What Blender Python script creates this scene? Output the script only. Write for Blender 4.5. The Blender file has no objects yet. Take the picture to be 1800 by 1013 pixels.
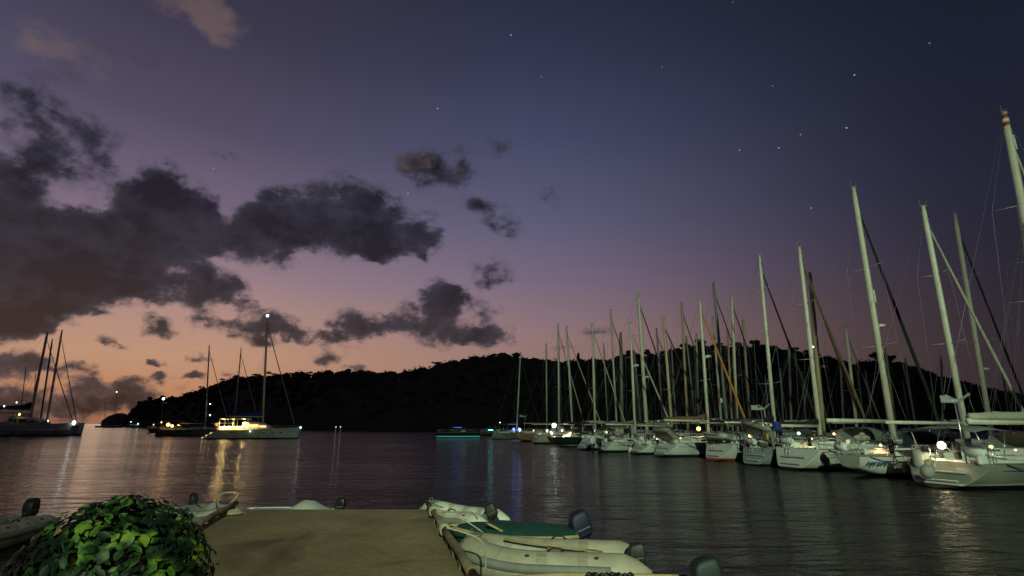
import bpy, math, random
import numpy as np
from mathutils import Vector, Matrix

R = math.radians
sc = bpy.context.scene
col = sc.collection

# ------------------------------------------------------------------ camera
CAM_H, PITCH, FOC = 2.7, R(14.3), 936.0 / 1800.0 * 36.0
cam_d = bpy.data.cameras.new("camera")
cam = bpy.data.objects.new("camera", cam_d)
col.objects.link(cam)
cam.location = (0, 0, CAM_H)
cam.rotation_euler = (R(90) + PITCH, 0, 0)
cam_d.sensor_width = 36.0
cam_d.lens = FOC
cam_d.clip_start = 0.1
cam_d.clip_end = 9000
sc.camera = cam

CP, SP, F_PX = math.cos(PITCH), math.sin(PITCH), 936.0


def ray(px, py):
    """photograph pixel (1800 x 1013) -> direction from the eye"""
    X = (px - 900) / F_PX
    Z = -(py - 506.5) / F_PX
    return Vector((X, CP - Z * SP, SP + Z * CP))


def at_h(px, py, h):
    d = ray(px, py)
    return Vector((0, 0, CAM_H)) + d * ((h - CAM_H) / d.z)


def at_y(px, py, y):
    d = ray(px, py)
    return Vector((0, 0, CAM_H)) + d * (y / d.y)


def az_el(px, py):
    d = ray(px, py).normalized()
    return math.degrees(math.atan2(d.x, d.y)), math.degrees(math.asin(d.z))


# ------------------------------------------------------------------ render settings
sc.render.engine = "CYCLES"
sc.view_settings.view_transform = "Standard"
sc.view_settings.look = "None"
sc.view_settings.exposure = 0.0
sc.view_settings.gamma = 1.0
sc.view_settings.use_curve_mapping = False
sc.cycles.use_denoising = True
sc.cycles.max_bounces = 4
sc.cycles.glossy_bounces = 2
sc.cycles.diffuse_bounces = 1
sc.cycles.transmission_bounces = 4
sc.cycles.sample_clamp_indirect = 4.0
sc.cycles.caustics_reflective = False
sc.cycles.caustics_refractive = False


def lin(c):
    out = []
    for v in c[:3]:
        v = v / 255.0
        out.append(v / 12.92 if v <= 0.04045 else ((v + 0.055) / 1.055) ** 2.4)
    return (out[0], out[1], out[2], 1.0)


# ------------------------------------------------------------------ world: dusk sky, clouds, stars
SUN_AZ = -36.0     # degrees, where the sun has gone down
world = bpy.data.worlds.new("World")
sc.world = world
world.use_nodes = True
world.cycles.sampling_method = 'MANUAL'
world.cycles.sample_map_resolution = 256


def build_sky():
    nt = world.node_tree
    N, LK = nt.nodes, nt.links
    N.clear()

    def new(t, **kw):
        n = N.new(t)
        for k, v in kw.items():
            setattr(n, k, v)
        return n

    def math_n(op, a, b=None, c=None, clamp=False):
        n = new("ShaderNodeMath", operation=op)
        n.use_clamp = clamp
        for i, v in enumerate((a, b, c)):
            if v is None:
                continue
            if isinstance(v, (int, float)):
                n.inputs[i].default_value = v
            else:
                LK.new(v, n.inputs[i])
        return n.outputs[0]

    def vec_n(op, a, b=None, c=None):
        n = new("ShaderNodeVectorMath", operation=op)
        for i, v in enumerate((a, b, c)):
            if v is None:
                continue
            if isinstance(v, (tuple, list)):
                n.inputs[i].default_value = v
            else:
                LK.new(v, n.inputs[i])
        return n.outputs["Value"] if op in ("LENGTH", "DOT_PRODUCT") else n.outputs[0]

    def maprange(v, a, b, lo=0.0, hi=1.0, kind="SMOOTHSTEP"):
        n = new("ShaderNodeMapRange", interpolation_type=kind)
        LK.new(v, n.inputs[0])
        for i, x in enumerate((a, b, lo, hi)):
            n.inputs[1 + i].default_value = x
        return n.outputs[0]

    def ramp(v, stops, span):
        n = new("ShaderNodeValToRGB")
        cr = n.color_ramp
        cr.interpolation = "EASE" if False else "LINEAR"
        while len(cr.elements) < len(stops):
            cr.elements.new(0.5)
        for e, (p, c) in zip(cr.elements, stops):
            e.position = p / span
            e.color = lin(c)
        LK.new(math_n("DIVIDE", v, span, clamp=True), n.inputs[0])
        return n.outputs[0]

    def mix(f, a, b):
        n = new("ShaderNodeMix", data_type="RGBA")
        if isinstance(f, float):
            n.inputs[0].default_value = f
        else:
            LK.new(f, n.inputs[0])
        for i, v in ((6, a), (7, b)):
            if isinstance(v, tuple):
                n.inputs[i].default_value = v
            else:
                LK.new(v, n.inputs[i])
        return n.outputs[2]

    tc = new("ShaderNodeTexCoord")
    dirv = vec_n("NORMALIZE", tc.outputs["Generated"])
    sep = new("ShaderNodeSeparateXYZ")
    LK.new(dirv, sep.inputs[0])
    az = math_n("MULTIPLY", math_n("ARCTAN2", sep.outputs[0], sep.outputs[1]), 57.29578)
    el = math_n("MULTIPLY", math_n("ARCSINE", sep.outputs[2]), 57.29578)
    elp = math_n("MAXIMUM", el, 0.0)

    sunset = ramp(elp, [(0, (158, 106, 76)), (2.5, (188, 133, 97)), (6, (190, 146, 119)), (10, (175, 139, 129)),
                        (14, (151, 125, 133)), (20, (115, 101, 122)), (27, (83, 77, 100)), (36, (61, 57, 77)),
                        (46, (50, 45, 62)), (90, (28, 28, 42))], 90)
    middle = ramp(elp, [(0, (132, 96, 86)), (5, (150, 118, 106)), (9, (148, 119, 120)), (15, (120, 106, 127)),
                        (21, (95, 93, 121)), (30, (70, 73, 102)), (37, (53, 57, 82)), (43, (42, 46, 68)), (90, (26, 28, 42))], 90)
    away = ramp(elp, [(0, (50, 40, 45)), (5, (48, 40, 47)), (11, (43, 38, 50)), (18, (36, 37, 53)),
                      (28, (30, 33, 49)), (40, (24, 27, 41)), (90, (20, 22, 34))], 90)
    off = math_n("ABSOLUTE", math_n("SUBTRACT", az, SUN_AZ))
    off = math_n("MINIMUM", off, math_n("SUBTRACT", 360.0, off))
    sky = mix(maprange(off, 6, 38, kind="LINEAR"), sunset, middle)
    sky = mix(maprange(off, 32, 84, kind="SMOOTHSTEP"), sky, away)

    # ---- clouds: soft lumps in direction space, torn by fractal noise
    pos = new("ShaderNodeCombineXYZ")
    LK.new(az, pos.inputs[0])
    LK.new(el, pos.inputs[1])

    def noise(scale, detail, rough, offs):
        n = new("ShaderNodeTexNoise", noise_dimensions="3D")
        n.inputs["Scale"].default_value = scale
        n.inputs["Detail"].default_value = detail
        n.inputs["Roughness"].default_value = rough
        LK.new(vec_n("ADD", vec_n("MULTIPLY", dirv, (1.0, 1.0, 1.35)), (offs, offs * .7, -offs)), n.inputs["Vector"])
        return n

    warp = noise(9.0, 3, 0.55, 3.1)
    wv = vec_n("MULTIPLY", vec_n("SUBTRACT", warp.outputs["Color"], (0.5, 0.5, 0.5)), (5.0, 4.0, 0.0))
    warp2 = noise(34.0, 4, 0.6, 5.7)
    wv2 = vec_n("MULTIPLY", vec_n("SUBTRACT", warp2.outputs["Color"], (0.5, 0.5, 0.5)), (2.6, 2.0, 0.0))
    warped = vec_n("ADD", vec_n("ADD", pos.outputs[0], wv), wv2)

    # (px, py, half width px, half height px, weight)
    lumps = [
        (20, 440, 160, 110, 1.3), (110, 460, 160, 90, 1.4), (20, 310, 90, 100, .85), (85, 190, 85, 80, .75),
        (165, 275, 72, 66, .75), (215, 435, 120, 85, 1.2), (300, 395, 95, 80, 1.2), (270, 335, 48, 48, .85),
        (350, 405, 60, 60, .9), (50, 525, 140, 60, 1.3), (225, 492, 95, 45, 1.1), (375, 505, 66, 46, 1.1),
        (20, 568, 90, 34, 1.0), (418, 542, 34, 18, .7), (-150, 450, 190, 150, 1.2),
        (470, 400, 85, 42, .95), (405, 410, 60, 38, .9), (520, 385, 80, 58, 1.0), (605, 365, 90, 62, 1.05), (690, 405, 85, 52, 1.05),
        (600, 430, 120, 30, .85), (745, 420, 38, 36, .75), (470, 455, 50, 22, .55),
        (775, 303, 62, 42, .95), (735, 285, 35, 35, .6), (850, 360, 50, 22, .6), (890, 392, 38, 20, .6),
        (965, 340, 24, 20, .5), (862, 478, 42, 32, .68), (850, 255, 60, 20, .38),
        (785, 560, 85, 48, 1.1), (778, 520, 40, 32, .85), (845, 592, 65, 20, .85), (695, 560, 42, 26, .7),
        (470, 580, 85, 26, 1.05), (625, 572, 50, 42, 1.0), (550, 592, 60, 16, .55), (575, 622, 38, 18, .75),
        (625, 645, 24, 9, .65), (178, 560, 42, 14, .7), (275, 573, 38, 22, .68), (368, 576, 42, 22, .75),
        (200, 606, 20, 9, .65), (340, 628, 26, 9, .65), (280, 642, 16, 7, .6), (287, 667, 20, 8, .7),
        (335, 665, 24, 9, .75), (410, 655, 24, 8, .5), (25, 638, 60, 26, 1.0), (100, 648, 55, 14, .85),
        (160, 672, 42, 24, .85), (240, 692, 70, 26, .85), (150, 712, 130, 30, .8), (20, 700, 120, 40, .8),
        (200, 90, 130, 50, .3), (385, 270, 34, 12, .42),
        (1060, 580, 40, 12, .35), (1000, 610, 30, 8, .35),
    ]
    dens = None
    for (px, py, rx, ry, w) in lumps:
        a0, e0 = az_el(px, py)
        a1, _ = az_el(px + rx, py)
        _, e1 = az_el(px, py - ry)
        ra, re = abs(a1 - a0) * 1.25, abs(e1 - e0) * 1.25
        q = vec_n("MULTIPLY_ADD", warped, (1 / ra, 1 / re, 0), (-a0 / ra, -e0 / re, 0))
        g = math_n("MULTIPLY_ADD", vec_n("LENGTH", q), -w, w)
        g = math_n("MAXIMUM", g, 0.0)
        dens = g if dens is None else math_n("ADD", dens, g)
    # the same cloud field goes on out of frame
    far = noise(2.6, 5, 0.6, 11.0)
    outside = math_n("MULTIPLY", maprange(math_n("ABSOLUTE", az), 52, 75), maprange(elp, 2, 40, 1.0, 0.2))
    farc = math_n("MULTIPLY", maprange(far.outputs["Fac"], 0.5, 0.75), outside)
    dens = math_n("ADD", dens, farc)
    fb = noise(16.0, 9, 0.60, 0.0)
    fbm = math_n("MULTIPLY_ADD", fb.outputs["Fac"], 2.5, -1.27)
    fine = noise(46.0, 5, 0.62, 2.3)
    fbm = math_n("ADD", fbm, math_n("MULTIPLY_ADD", fine.outputs["Fac"], 0.55, -0.275))
    body = math_n("MULTIPLY", maprange(dens, 0.02, 0.34, kind="LINEAR"), fbm)
    dens2 = math_n("ADD", dens, body)
    alpha = maprange(dens2, 0.04, 0.66)
    shade = noise(13.0, 8, 0.62, 7.0)
    core = maprange(dens2, 0.25, 1.05)
    tone = math_n("ADD", maprange(shade.outputs["Fac"], 0.32, 0.68, 0.50, 1.75, "LINEAR"), math_n("MULTIPLY_ADD", core, -0.98, 0.42))
    tone = math_n("MAXIMUM", tone, 0.26)
    ccol = ramp(elp, [(0, (76, 61, 62)), (4, (58, 51, 57)), (8, (47, 45, 53)), (13, (42, 42, 52)), (20, (42, 42, 52)), (30, (42, 40, 49)), (45, (44, 41, 48)), (90, (30, 29, 36))], 90)
    sclr = new("ShaderNodeVectorMath", operation="SCALE")
    LK.new(ccol, sclr.inputs[0])
    LK.new(tone, sclr.inputs["Scale"])
    cloud = mix(0.05, sclr.outputs[0], sky)
    sky = mix(math_n("MULTIPLY", alpha, 0.96), sky, cloud)

    # thin high cloud still catching the afterglow
    pale = None
    for (px, py, rx, ry, w) in [(378, 40, 66, 48, .75), (330, 10, 90, 30, .4), (408, 374, 16, 20, .6), (735, 283, 36, 32, .7), (866, 455, 30, 30, .6), (215, 545, 20, 14, .4), (205, 355, 26, 30, .5), (120, 90, 160, 60, .35)]:
        a0, e0 = az_el(px, py)
        a1, _ = az_el(px + rx, py)
        _, e1 = az_el(px, py - ry)
        ra, re = abs(a1 - a0) * 1.25, abs(e1 - e0) * 1.25
        q = vec_n("MULTIPLY_ADD", warped, (1 / ra, 1 / re, 0), (-a0 / ra, -e0 / re, 0))
        g = math_n("MAXIMUM", math_n("MULTIPLY_ADD", vec_n("LENGTH", q), -w, w), 0.0)
        pale = g if pale is None else math_n("ADD", pale, g)
    pal = math_n("ADD", pale, math_n("MULTIPLY", maprange(pale, 0.02, 0.25, kind="LINEAR"), fbm))
    sky = mix(math_n("MULTIPLY", maprange(pal, 0.05, 0.85), 0.55), sky, lin((116, 97, 93)))

    # ---- a few stars
    stars = [(898, 62, 1.6), (769, 191, .9), (952, 135, .5), (1502, 132, 1.2), (1488, 225, 1.5), (1407, 237, .6), (1369, 260, 1.0),
             (1300, 264, .8), (1426, 366, .9), (1358, 151, .5), (1164, 118, .4), (1634, 76, .45), (717, 340, .9), (375, 296, .5), (1288, 4, .4)]
    total = None
    for (px, py, b) in stars:
        d = ray(px, py).normalized()
        dot = vec_n("DOT_PRODUCT", dirv, tuple(d))
        s = math_n("MULTIPLY", math_n("GREATER_THAN", dot, math.cos(R(0.055))), b)
        total = s if total is None else math_n("ADD", total, s)
    tv = new("ShaderNodeCombineXYZ")
    for i, k in enumerate((0.9, 0.95, 1.0)):
        LK.new(math_n("MULTIPLY", total, k * 0.38), tv.inputs[i])
    sky = vec_n("ADD", sky, tv.outputs[0])

    bg = new("ShaderNodeBackground")
    LK.new(sky, bg.inputs[0])
    bg.inputs[1].default_value = 1.0
    out = new("ShaderNodeOutputWorld")
    LK.new(bg.outputs[0], out.inputs[0])


build_sky()

# last glow of the sun, already below the hills
sun_d = bpy.data.lights.new("sun", "SUN")
sun_d.energy = 0.02
sun_d.angle = R(12)
sun_d.color = (1.0, 0.72, 0.5)
sun = bpy.data.objects.new("sun", sun_d)
col.objects.link(sun)
_d = Vector((math.sin(R(SUN_AZ)), math.cos(R(SUN_AZ)), math.tan(R(3)))).normalized()
sun.rotation_euler = (-_d).to_track_quat("-Z", "Y").to_euler()


def spot(name, loc, target, watts, colr, size, blend, radius):
    d = bpy.data.lights.new(name, "SPOT")
    d.energy = watts
    d.color = colr
    d.spot_size = R(size)
    d.spot_blend = blend
    d.shadow_soft_size = radius
    o = bpy.data.objects.new(name, d)
    o.location = loc
    o.rotation_euler = (Vector(target) - Vector(loc)).to_track_quat("-Z", "Y").to_euler()
    col.objects.link(o)
    return o


# floodlights on the shore behind the camera (their posts are built with the quay)
FLOOD_A = Vector((5.0, -36.0, 22.0))
FLOOD_B = Vector((7.5, -11.0, 8.0))
spot("floodlight_beam", FLOOD_A, (8.0, 78.0, 8.0), 165000, (0.74, 1.0, 0.66), 58, 1.0, 0.5)
spot("quay_lamp_beam", FLOOD_B, (-1.5, 11.0, 0.6), 2600, (1.0, 0.78, 0.46), 95, 0.8, 0.25)

# ------------------------------------------------------------------ materials
MATS = {}


def mat(name, c, rough=0.5, metal=0.0, var=0.0, vscale=3.0, emit=None, strength=0.0, bump=0.0, bscale=20.0, c2=None, coat=0.0, spec=0.5):
    if name in MATS:
        return MATS[name]
    m = bpy.data.materials.new(name)
    m.use_nodes = True
    nt = m.node_tree
    b = nt.nodes["Principled BSDF"]
    b.inputs["Roughness"].default_value = rough
    b.inputs["Metallic"].default_value = metal
    b.inputs["Specular IOR Level"].default_value = spec
    b.inputs["Coat Weight"].default_value = coat
    c = tuple(c[:3]) + (1.0,)
    b.inputs["Base Color"].default_value = c
    if var > 0 or c2 is not None:
        tc = nt.nodes.new("ShaderNodeTexCoord")
        n = nt.nodes.new("ShaderNodeTexNoise")
        n.inputs["Scale"].default_value = vscale
        n.inputs["Detail"].default_value = 5
        n.inputs["Roughness"].default_value = 0.6
        nt.links.new(tc.outputs["Object"], n.inputs["Vector"])
        r = nt.nodes.new("ShaderNodeValToRGB")
        r.color_ramp.elements[0].position = 0.3
        r.color_ramp.elements[1].position = 0.7
        lo = tuple(v * (1 - var) for v in c[:3]) + (1,)
        hi = (tuple(c2[:3]) + (1,)) if c2 is not None else tuple(min(1, v * (1 + var)) for v in c[:3]) + (1,)
        r.color_ramp.elements[0].color = lo
        r.color_ramp.elements[1].color = hi
        nt.links.new(n.outputs["Fac"], r.inputs["Fac"])
        nt.links.new(r.outputs["Color"], b.inputs["Base Color"])
    if bump > 0:
        tc = nt.nodes.new("ShaderNodeTexCoord")
        n = nt.nodes.new("ShaderNodeTexNoise")
        n.inputs["Scale"].default_value = bscale
        n.inputs["Detail"].default_value = 6
        nt.links.new(tc.outputs["Object"], n.inputs["Vector"])
        bp = nt.nodes.new("ShaderNodeBump")
        bp.inputs["Strength"].default_value = bump
        bp.inputs["Distance"].default_value = 0.02
        nt.links.new(n.outputs["Fac"], bp.inputs["Height"])
        nt.links.new(bp.outputs["Normal"], b.inputs["Normal"])
    if emit is not None:
        b.inputs["Emission Color"].default_value = tuple(emit[:3]) + (1,)
        b.inputs["Emission Strength"].default_value = strength
    MATS[name] = m
    return m


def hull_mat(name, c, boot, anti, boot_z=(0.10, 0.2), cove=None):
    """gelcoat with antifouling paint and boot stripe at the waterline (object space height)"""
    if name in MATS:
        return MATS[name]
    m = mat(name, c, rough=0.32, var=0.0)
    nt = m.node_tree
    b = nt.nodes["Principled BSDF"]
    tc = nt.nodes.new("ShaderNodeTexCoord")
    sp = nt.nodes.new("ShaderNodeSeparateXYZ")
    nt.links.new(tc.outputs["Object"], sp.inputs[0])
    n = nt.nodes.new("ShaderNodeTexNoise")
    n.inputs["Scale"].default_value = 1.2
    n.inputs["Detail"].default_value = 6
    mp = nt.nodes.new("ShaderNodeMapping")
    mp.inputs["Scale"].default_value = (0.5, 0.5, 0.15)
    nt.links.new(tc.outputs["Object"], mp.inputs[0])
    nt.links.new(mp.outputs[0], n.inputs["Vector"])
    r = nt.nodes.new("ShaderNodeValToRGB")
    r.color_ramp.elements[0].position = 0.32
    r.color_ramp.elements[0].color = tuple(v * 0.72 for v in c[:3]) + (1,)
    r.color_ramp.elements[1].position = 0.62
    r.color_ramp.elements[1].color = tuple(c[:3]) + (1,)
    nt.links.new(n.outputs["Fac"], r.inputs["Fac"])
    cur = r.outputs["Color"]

    def over(cur, z, colr):
        lt = nt.nodes.new("ShaderNodeMath")
        lt.operation = "LESS_THAN"
        lt.inputs[1].default_value = z
        nt.links.new(sp.outputs[2], lt.inputs[0])
        mx = nt.nodes.new("ShaderNodeMix")
        mx.data_type = "RGBA"
        nt.links.new(lt.outputs[0], mx.inputs[0])
        nt.links.new(cur, mx.inputs[6])
        mx.inputs[7].default_value = tuple(colr[:3]) + (1,)
        return mx.outputs[2]
    cur = over(cur, boot_z[1], boot)
    cur = over(cur, boot_z[0], anti)
    nt.links.new(cur, b.inputs["Base Color"])
    return m


M = {}
M["mast"] = mat("painted_aluminium", (0.60, 0.57, 0.45), 0.45, var=0.12, vscale=1.5)
M["mast_tan"] = mat("tan_spar_paint", (0.46, 0.36, 0.22), 0.5, var=0.15, vscale=1.5)
M["mast_grey"] = mat("grey_spar", (0.26, 0.27, 0.24), 0.5, var=0.2, vscale=1.5)
M["wire"] = mat("rigging_wire", (0.20, 0.20, 0.19), 0.4, metal=0.3)
M["steel"] = mat("stainless_steel", (0.62, 0.62, 0.58), 0.28, metal=0.85)
M["white"] = mat("white_gelcoat", (0.66, 0.68, 0.62), 0.4, var=0.1, vscale=2)
M["grey"] = mat("grey_gelcoat", (0.30, 0.32, 0.31), 0.5, var=0.12, vscale=2)
M["deck"] = mat("nonskid_deck", (0.44, 0.44, 0.40), 0.7, var=0.12, vscale=3, bump=0.2, bscale=60)
M["teak"] = mat("weathered_teak", (0.28, 0.17, 0.09), 0.6, var=0.25, vscale=4)
M["window"] = mat("dark_window", (0.012, 0.013, 0.016), 0.08)
M["canvas_blue"] = mat("blue_canvas", (0.012, 0.035, 0.19), 0.85, var=0.2, vscale=3, bump=0.3, bscale=8)
M["canvas_navy"] = mat("navy_canvas", (0.010, 0.014, 0.035), 0.85, var=0.2, vscale=3, bump=0.3, bscale=8)
M["canvas_black"] = mat("black_canvas", (0.012, 0.013, 0.014), 0.85, var=0.2, vscale=3)
M["canvas_cream"] = mat("cream_canvas", (0.42, 0.40, 0.32), 0.85, var=0.15, vscale=2.5, bump=0.4, bscale=5)
M["canvas_brown"] = mat("brown_canvas", (0.13, 0.08, 0.045), 0.85, var=0.2, vscale=3, bump=0.3, bscale=8)
M["canvas_grey"] = mat("grey_canvas", (0.15, 0.16, 0.15), 0.85, var=0.2, vscale=3, bump=0.3, bscale=6)
M["canvas_orange"] = mat("orange_canvas", (0.55, 0.20, 0.03), 0.8, var=0.15, vscale=3)
M["canvas_green"] = mat("green_canvas", (0.005, 0.048, 0.036), 0.75, var=0.35, vscale=2.5, bump=0.3, bscale=6)
M["black"] = mat("black_plastic", (0.012, 0.012, 0.013), 0.35)
M["rubber"] = mat("black_rubber", (0.018, 0.018, 0.018), 0.7)
M["yellow"] = mat("yellow_foam", (0.62, 0.30, 0.02), 0.6, var=0.1)
M["red"] = mat("red_paint", (0.42, 0.035, 0.025), 0.5, var=0.15)
M["blue_paint"] = mat("blue_paint", (0.02, 0.06, 0.28), 0.35)
M["rope"] = mat("weathered_rope", (0.40, 0.35, 0.22), 0.9, var=0.3, vscale=30)
M["rope_dark"] = mat("dark_rope", (0.03, 0.03, 0.03), 0.9)

HM = {
    "white": hull_mat("hull_white", (0.60, 0.63, 0.57), (0.02, 0.03, 0.05), (0.015, 0.015, 0.017)),
    "white_red": hull_mat("hull_white_red_bottom", (0.60, 0.63, 0.57), (0.50, 0.09, 0.03), (0.36, 0.065, 0.022), (0.17, 0.20)),
    "white_line": hull_mat("hull_white_double_line", (0.58, 0.60, 0.52), (0.5, 0.5, 0.44), (0.012, 0.012, 0.014), (0.16, 0.24)),
    "olive": hull_mat("hull_olive_grey", (0.26, 0.27, 0.22), (0.5, 0.5, 0.44), (0.012, 0.012, 0.014), (0.16, 0.24)),  # darker olive-grey topsides, stripe and bottom as on the double-line hull
    "grey": hull_mat("hull_grey", (0.27, 0.30, 0.29), (0.30, 0.32, 0.31), (0.015, 0.015, 0.017)),
    "cream": hull_mat("hull_cream", (0.55, 0.48, 0.36), (0.10, 0.03, 0.02), (0.03, 0.015, 0.012)),
    "tan": hull_mat("hull_tan", (0.42, 0.27, 0.16), (0.08, 0.03, 0.02), (0.03, 0.015, 0.012)),
    "dark": hull_mat("hull_dark_green", (0.012, 0.03, 0.024), (0.35, 0.35, 0.3), (0.02, 0.015, 0.012)),
    "cat": hull_mat("hull_catamaran", (0.52, 0.54, 0.48), (0.015, 0.02, 0.05), (0.012, 0.014, 0.03)),
    "catdark": hull_mat("hull_catamaran_dim", (0.66, 0.70, 0.62), (0.015, 0.02, 0.03), (0.012, 0.014, 0.02)),
}


def glow(name, c, strength):
    return mat(name, (0.05, 0.05, 0.05), 0.5, emit=c, strength=strength)


G_WARM = glow("lamp_warm", (1.0, 0.62, 0.22), 4.5)
G_WARMDIM = glow("lamp_warm_dim", (1.0, 0.55, 0.18), 4.0)
G_WHITE = glow("lamp_white", (0.85, 1.0, 0.95), 3.5)
G_COOL = glow("lamp_cool", (0.6, 0.85, 1.0), 3)
G_BLUE = glow("lamp_blue", (0.12, 0.22, 1.0), 5)
G_TRAIL = glow("trail_turquoise", (0.10, 0.85, 0.70), 0.5)
G_GREEN = glow("lamp_green", (0.35, 1.0, 0.55), 3)
G_YEL = glow("lamp_yellow", (1.0, 0.75, 0.15), 4)
G_SALOON = glow("lit_saloon_window", (1.0, 0.60, 0.20), 2.2)
G_STEP = glow("step_light", (1.0, 0.75, 0.35), 6.0)

# ------------------------------------------------------------------ mesh helpers


class MB:
    def __init__(self):
        self.v, self.f, self.sm = [], [], []

    def add(self, vs, fs, smooth=False):
        o = len(self.v)
        self.v.extend(tuple(p) for p in vs)
        self.f.extend(tuple(i + o for i in fc) for fc in fs)
        self.sm.extend([smooth] * len(fs))
        return self

    def box(self, c, s, rot=None):
        hx, hy, hz = s[0] / 2, s[1] / 2, s[2] / 2
        vs = [Vector((x, y, z)) for x in (-hx, hx) for y in (-hy, hy) for z in (-hz, hz)]
        if rot is not None:
            vs = [rot @ p for p in vs]
        vs = [p + Vector(c) for p in vs]
        return self.add(vs, [(0, 1, 3, 2), (4, 6, 7, 5), (0, 4, 5, 1), (2, 3, 7, 6), (0, 2, 6, 4), (1, 5, 7, 3)])

    def bbox(self, c, s, bev=0.03, rot=None):
        """box with chamfered vertical and top edges"""
        hx, hy, hz = s[0] / 2, s[1] / 2, s[2] / 2
        b = min(bev, hx * .9, hy * .9, hz * .9)
        rings = []
        for (z, ins) in ((-hz, b * .6), (-hz + b, 0), (hz - b, 0), (hz, b)):
            x, y = hx - ins, hy - ins
            cb = b
            rings.append([(x, -y + cb, z), (x, y - cb, z), (x - cb, y, z), (-x + cb, y, z), (-x, y - cb, z), (-x, -y + cb, z), (-x + cb, -y, z), (x - cb, -y, z)])
        vs = [Vector(p) for r_ in rings for p in r_]
        if rot is not None:
            vs = [rot @ p for p in vs]
        vs = [p + Vector(c) for p in vs]
        fs = []
        for k in range(3):
            for i in range(8):
                j = (i + 1) % 8
                fs.append((k * 8 + i, k * 8 + j, k * 8 + 8 + j, k * 8 + 8 + i))
        fs.append(tuple(range(7, -1, -1)))
        fs.append(tuple(range(24, 32)))
        return self.add(vs, fs)

    def tube(self, pts, r, n=6, cap=True, ry=None):
        """round tube along pts; r a number or a list; ry optional flattening of the second axis"""
        pts = [Vector(p) for p in pts]
        m = len(pts)
        rs = r if isinstance(r, (list, tuple)) else [r] * m
        vs, fs = [], []
        t0 = (pts[1] - pts[0]).normalized()
        up = Vector((0, 0, 1)) if abs(t0.z) < 0.9 else Vector((0, 1, 0))
        a = t0.cross(up).normalized()
        for i in range(m):
            t = (pts[min(i + 1, m - 1)] - pts[max(i - 1, 0)]).normalized()
            a = (a - t * a.dot(t)).normalized()
            b = t.cross(a)
            for k in range(n):
                q = 2 * math.pi * k / n
                vs.append(pts[i] + a * math.cos(q) * rs[i] + b * math.sin(q) * rs[i] * (ry or 1.0))
        for i in range(m - 1):
            for k in range(n):
                j = (k + 1) % n
                fs.append((i * n + k, i * n + j, i * n + n + j, i * n + n + k))
        if cap:
            fs.append(tuple(range(n - 1, -1, -1)))
            fs.append(tuple(range((m - 1) * n, m * n)))
        return self.add(vs, fs, True)

    def sphere(self, c, r, nu=10, nv=6, sq=(1, 1, 1)):
        vs = [(c[0], c[1], c[2] - r * sq[2])]
        for i in range(1, nv):
            t = math.pi * i / nv
            for k in range(nu):
                q = 2 * math.pi * k / nu
                vs.append((c[0] + r * sq[0] * math.sin(t) * math.cos(q), c[1] + r * sq[1] * math.sin(t) * math.sin(q), c[2] - r * sq[2] * math.cos(t)))
        vs.append((c[0], c[1], c[2] + r * sq[2]))
        fs = [(0, 1 + (k + 1) % nu, 1 + k) for k in range(nu)]
        for i in range(nv - 2):
            for k in range(nu):
                j = (k + 1) % nu
                fs.append((1 + i * nu + k, 1 + i * nu + j, 1 + (i + 1) * nu + j, 1 + (i + 1) * nu + k))
        e = len(vs) - 1
        fs += [(e, 1 + (nv - 2) * nu + k, 1 + (nv - 2) * nu + (k + 1) % nu) for k in range(nu)]
        return self.add(vs, fs, True)

    def loft(self, rings, close=True, cap=True, smooth=True):
        n = len(rings[0])
        vs = [p for r_ in rings for p in r_]
        fs = []
        for i in range(len(rings) - 1):
            for k in range(n if close else n - 1):
                j = (k + 1) % n
                fs.append((i * n + k, i * n + j, i * n + n + j, i * n + n + k))
        if cap:
            fs.append(tuple(range(n - 1, -1, -1)))
            fs.append(tuple(range((len(rings) - 1) * n, len(rings) * n)))
        return self.add(vs, fs, smooth)

    def mesh(self, name, material):
        me = bpy.data.meshes.new(name)
        me.from_pydata([tuple(p) for p in self.v], [], self.f)
        me.polygons.foreach_set("use_smooth", self.sm)
        mats = material if isinstance(material, (list, tuple)) else [material]
        for m_ in mats:
            me.materials.append(m_)
        me.update()
        return me

    def build(self, name, material, parent=None):
        return put(name, self.mesh(name, material), parent)


def put(name, me, parent=None, loc=None):
    o = bpy.data.objects.new(name, me)
    col.objects.link(o)
    if parent is not None:
        o.parent = parent
    if loc is not None:
        o.location = loc
    return o


def tag(o, label=None, cat=None, group=None, kind=None):
    for k, v in (("label", label), ("category", cat), ("group", group), ("kind", kind)):
        if v:
            o[k] = v
    return o


def empty(name, loc, rz=0.0, label=None, cat=None, group=None):
    o = bpy.data.objects.new(name, None)
    col.objects.link(o)
    o.location = loc
    o.rotation_euler = (0, 0, rz)
    o.empty_display_size = 0.3
    return tag(o, label, cat, group)


def copy_tree(o, parent=None):
    c = o.copy()
    col.objects.link(c)
    c.parent = parent
    for ch in list(o.children):
        copy_tree(ch, c)
    return c


def bulb(name, parent, loc, r, material):
    return MB().sphere(loc, r, 8, 5).build(name, material, parent)


def smooth01(t):
    t = max(0.0, min(1.0, t))
    return t * t * (3 - 2 * t)


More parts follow.
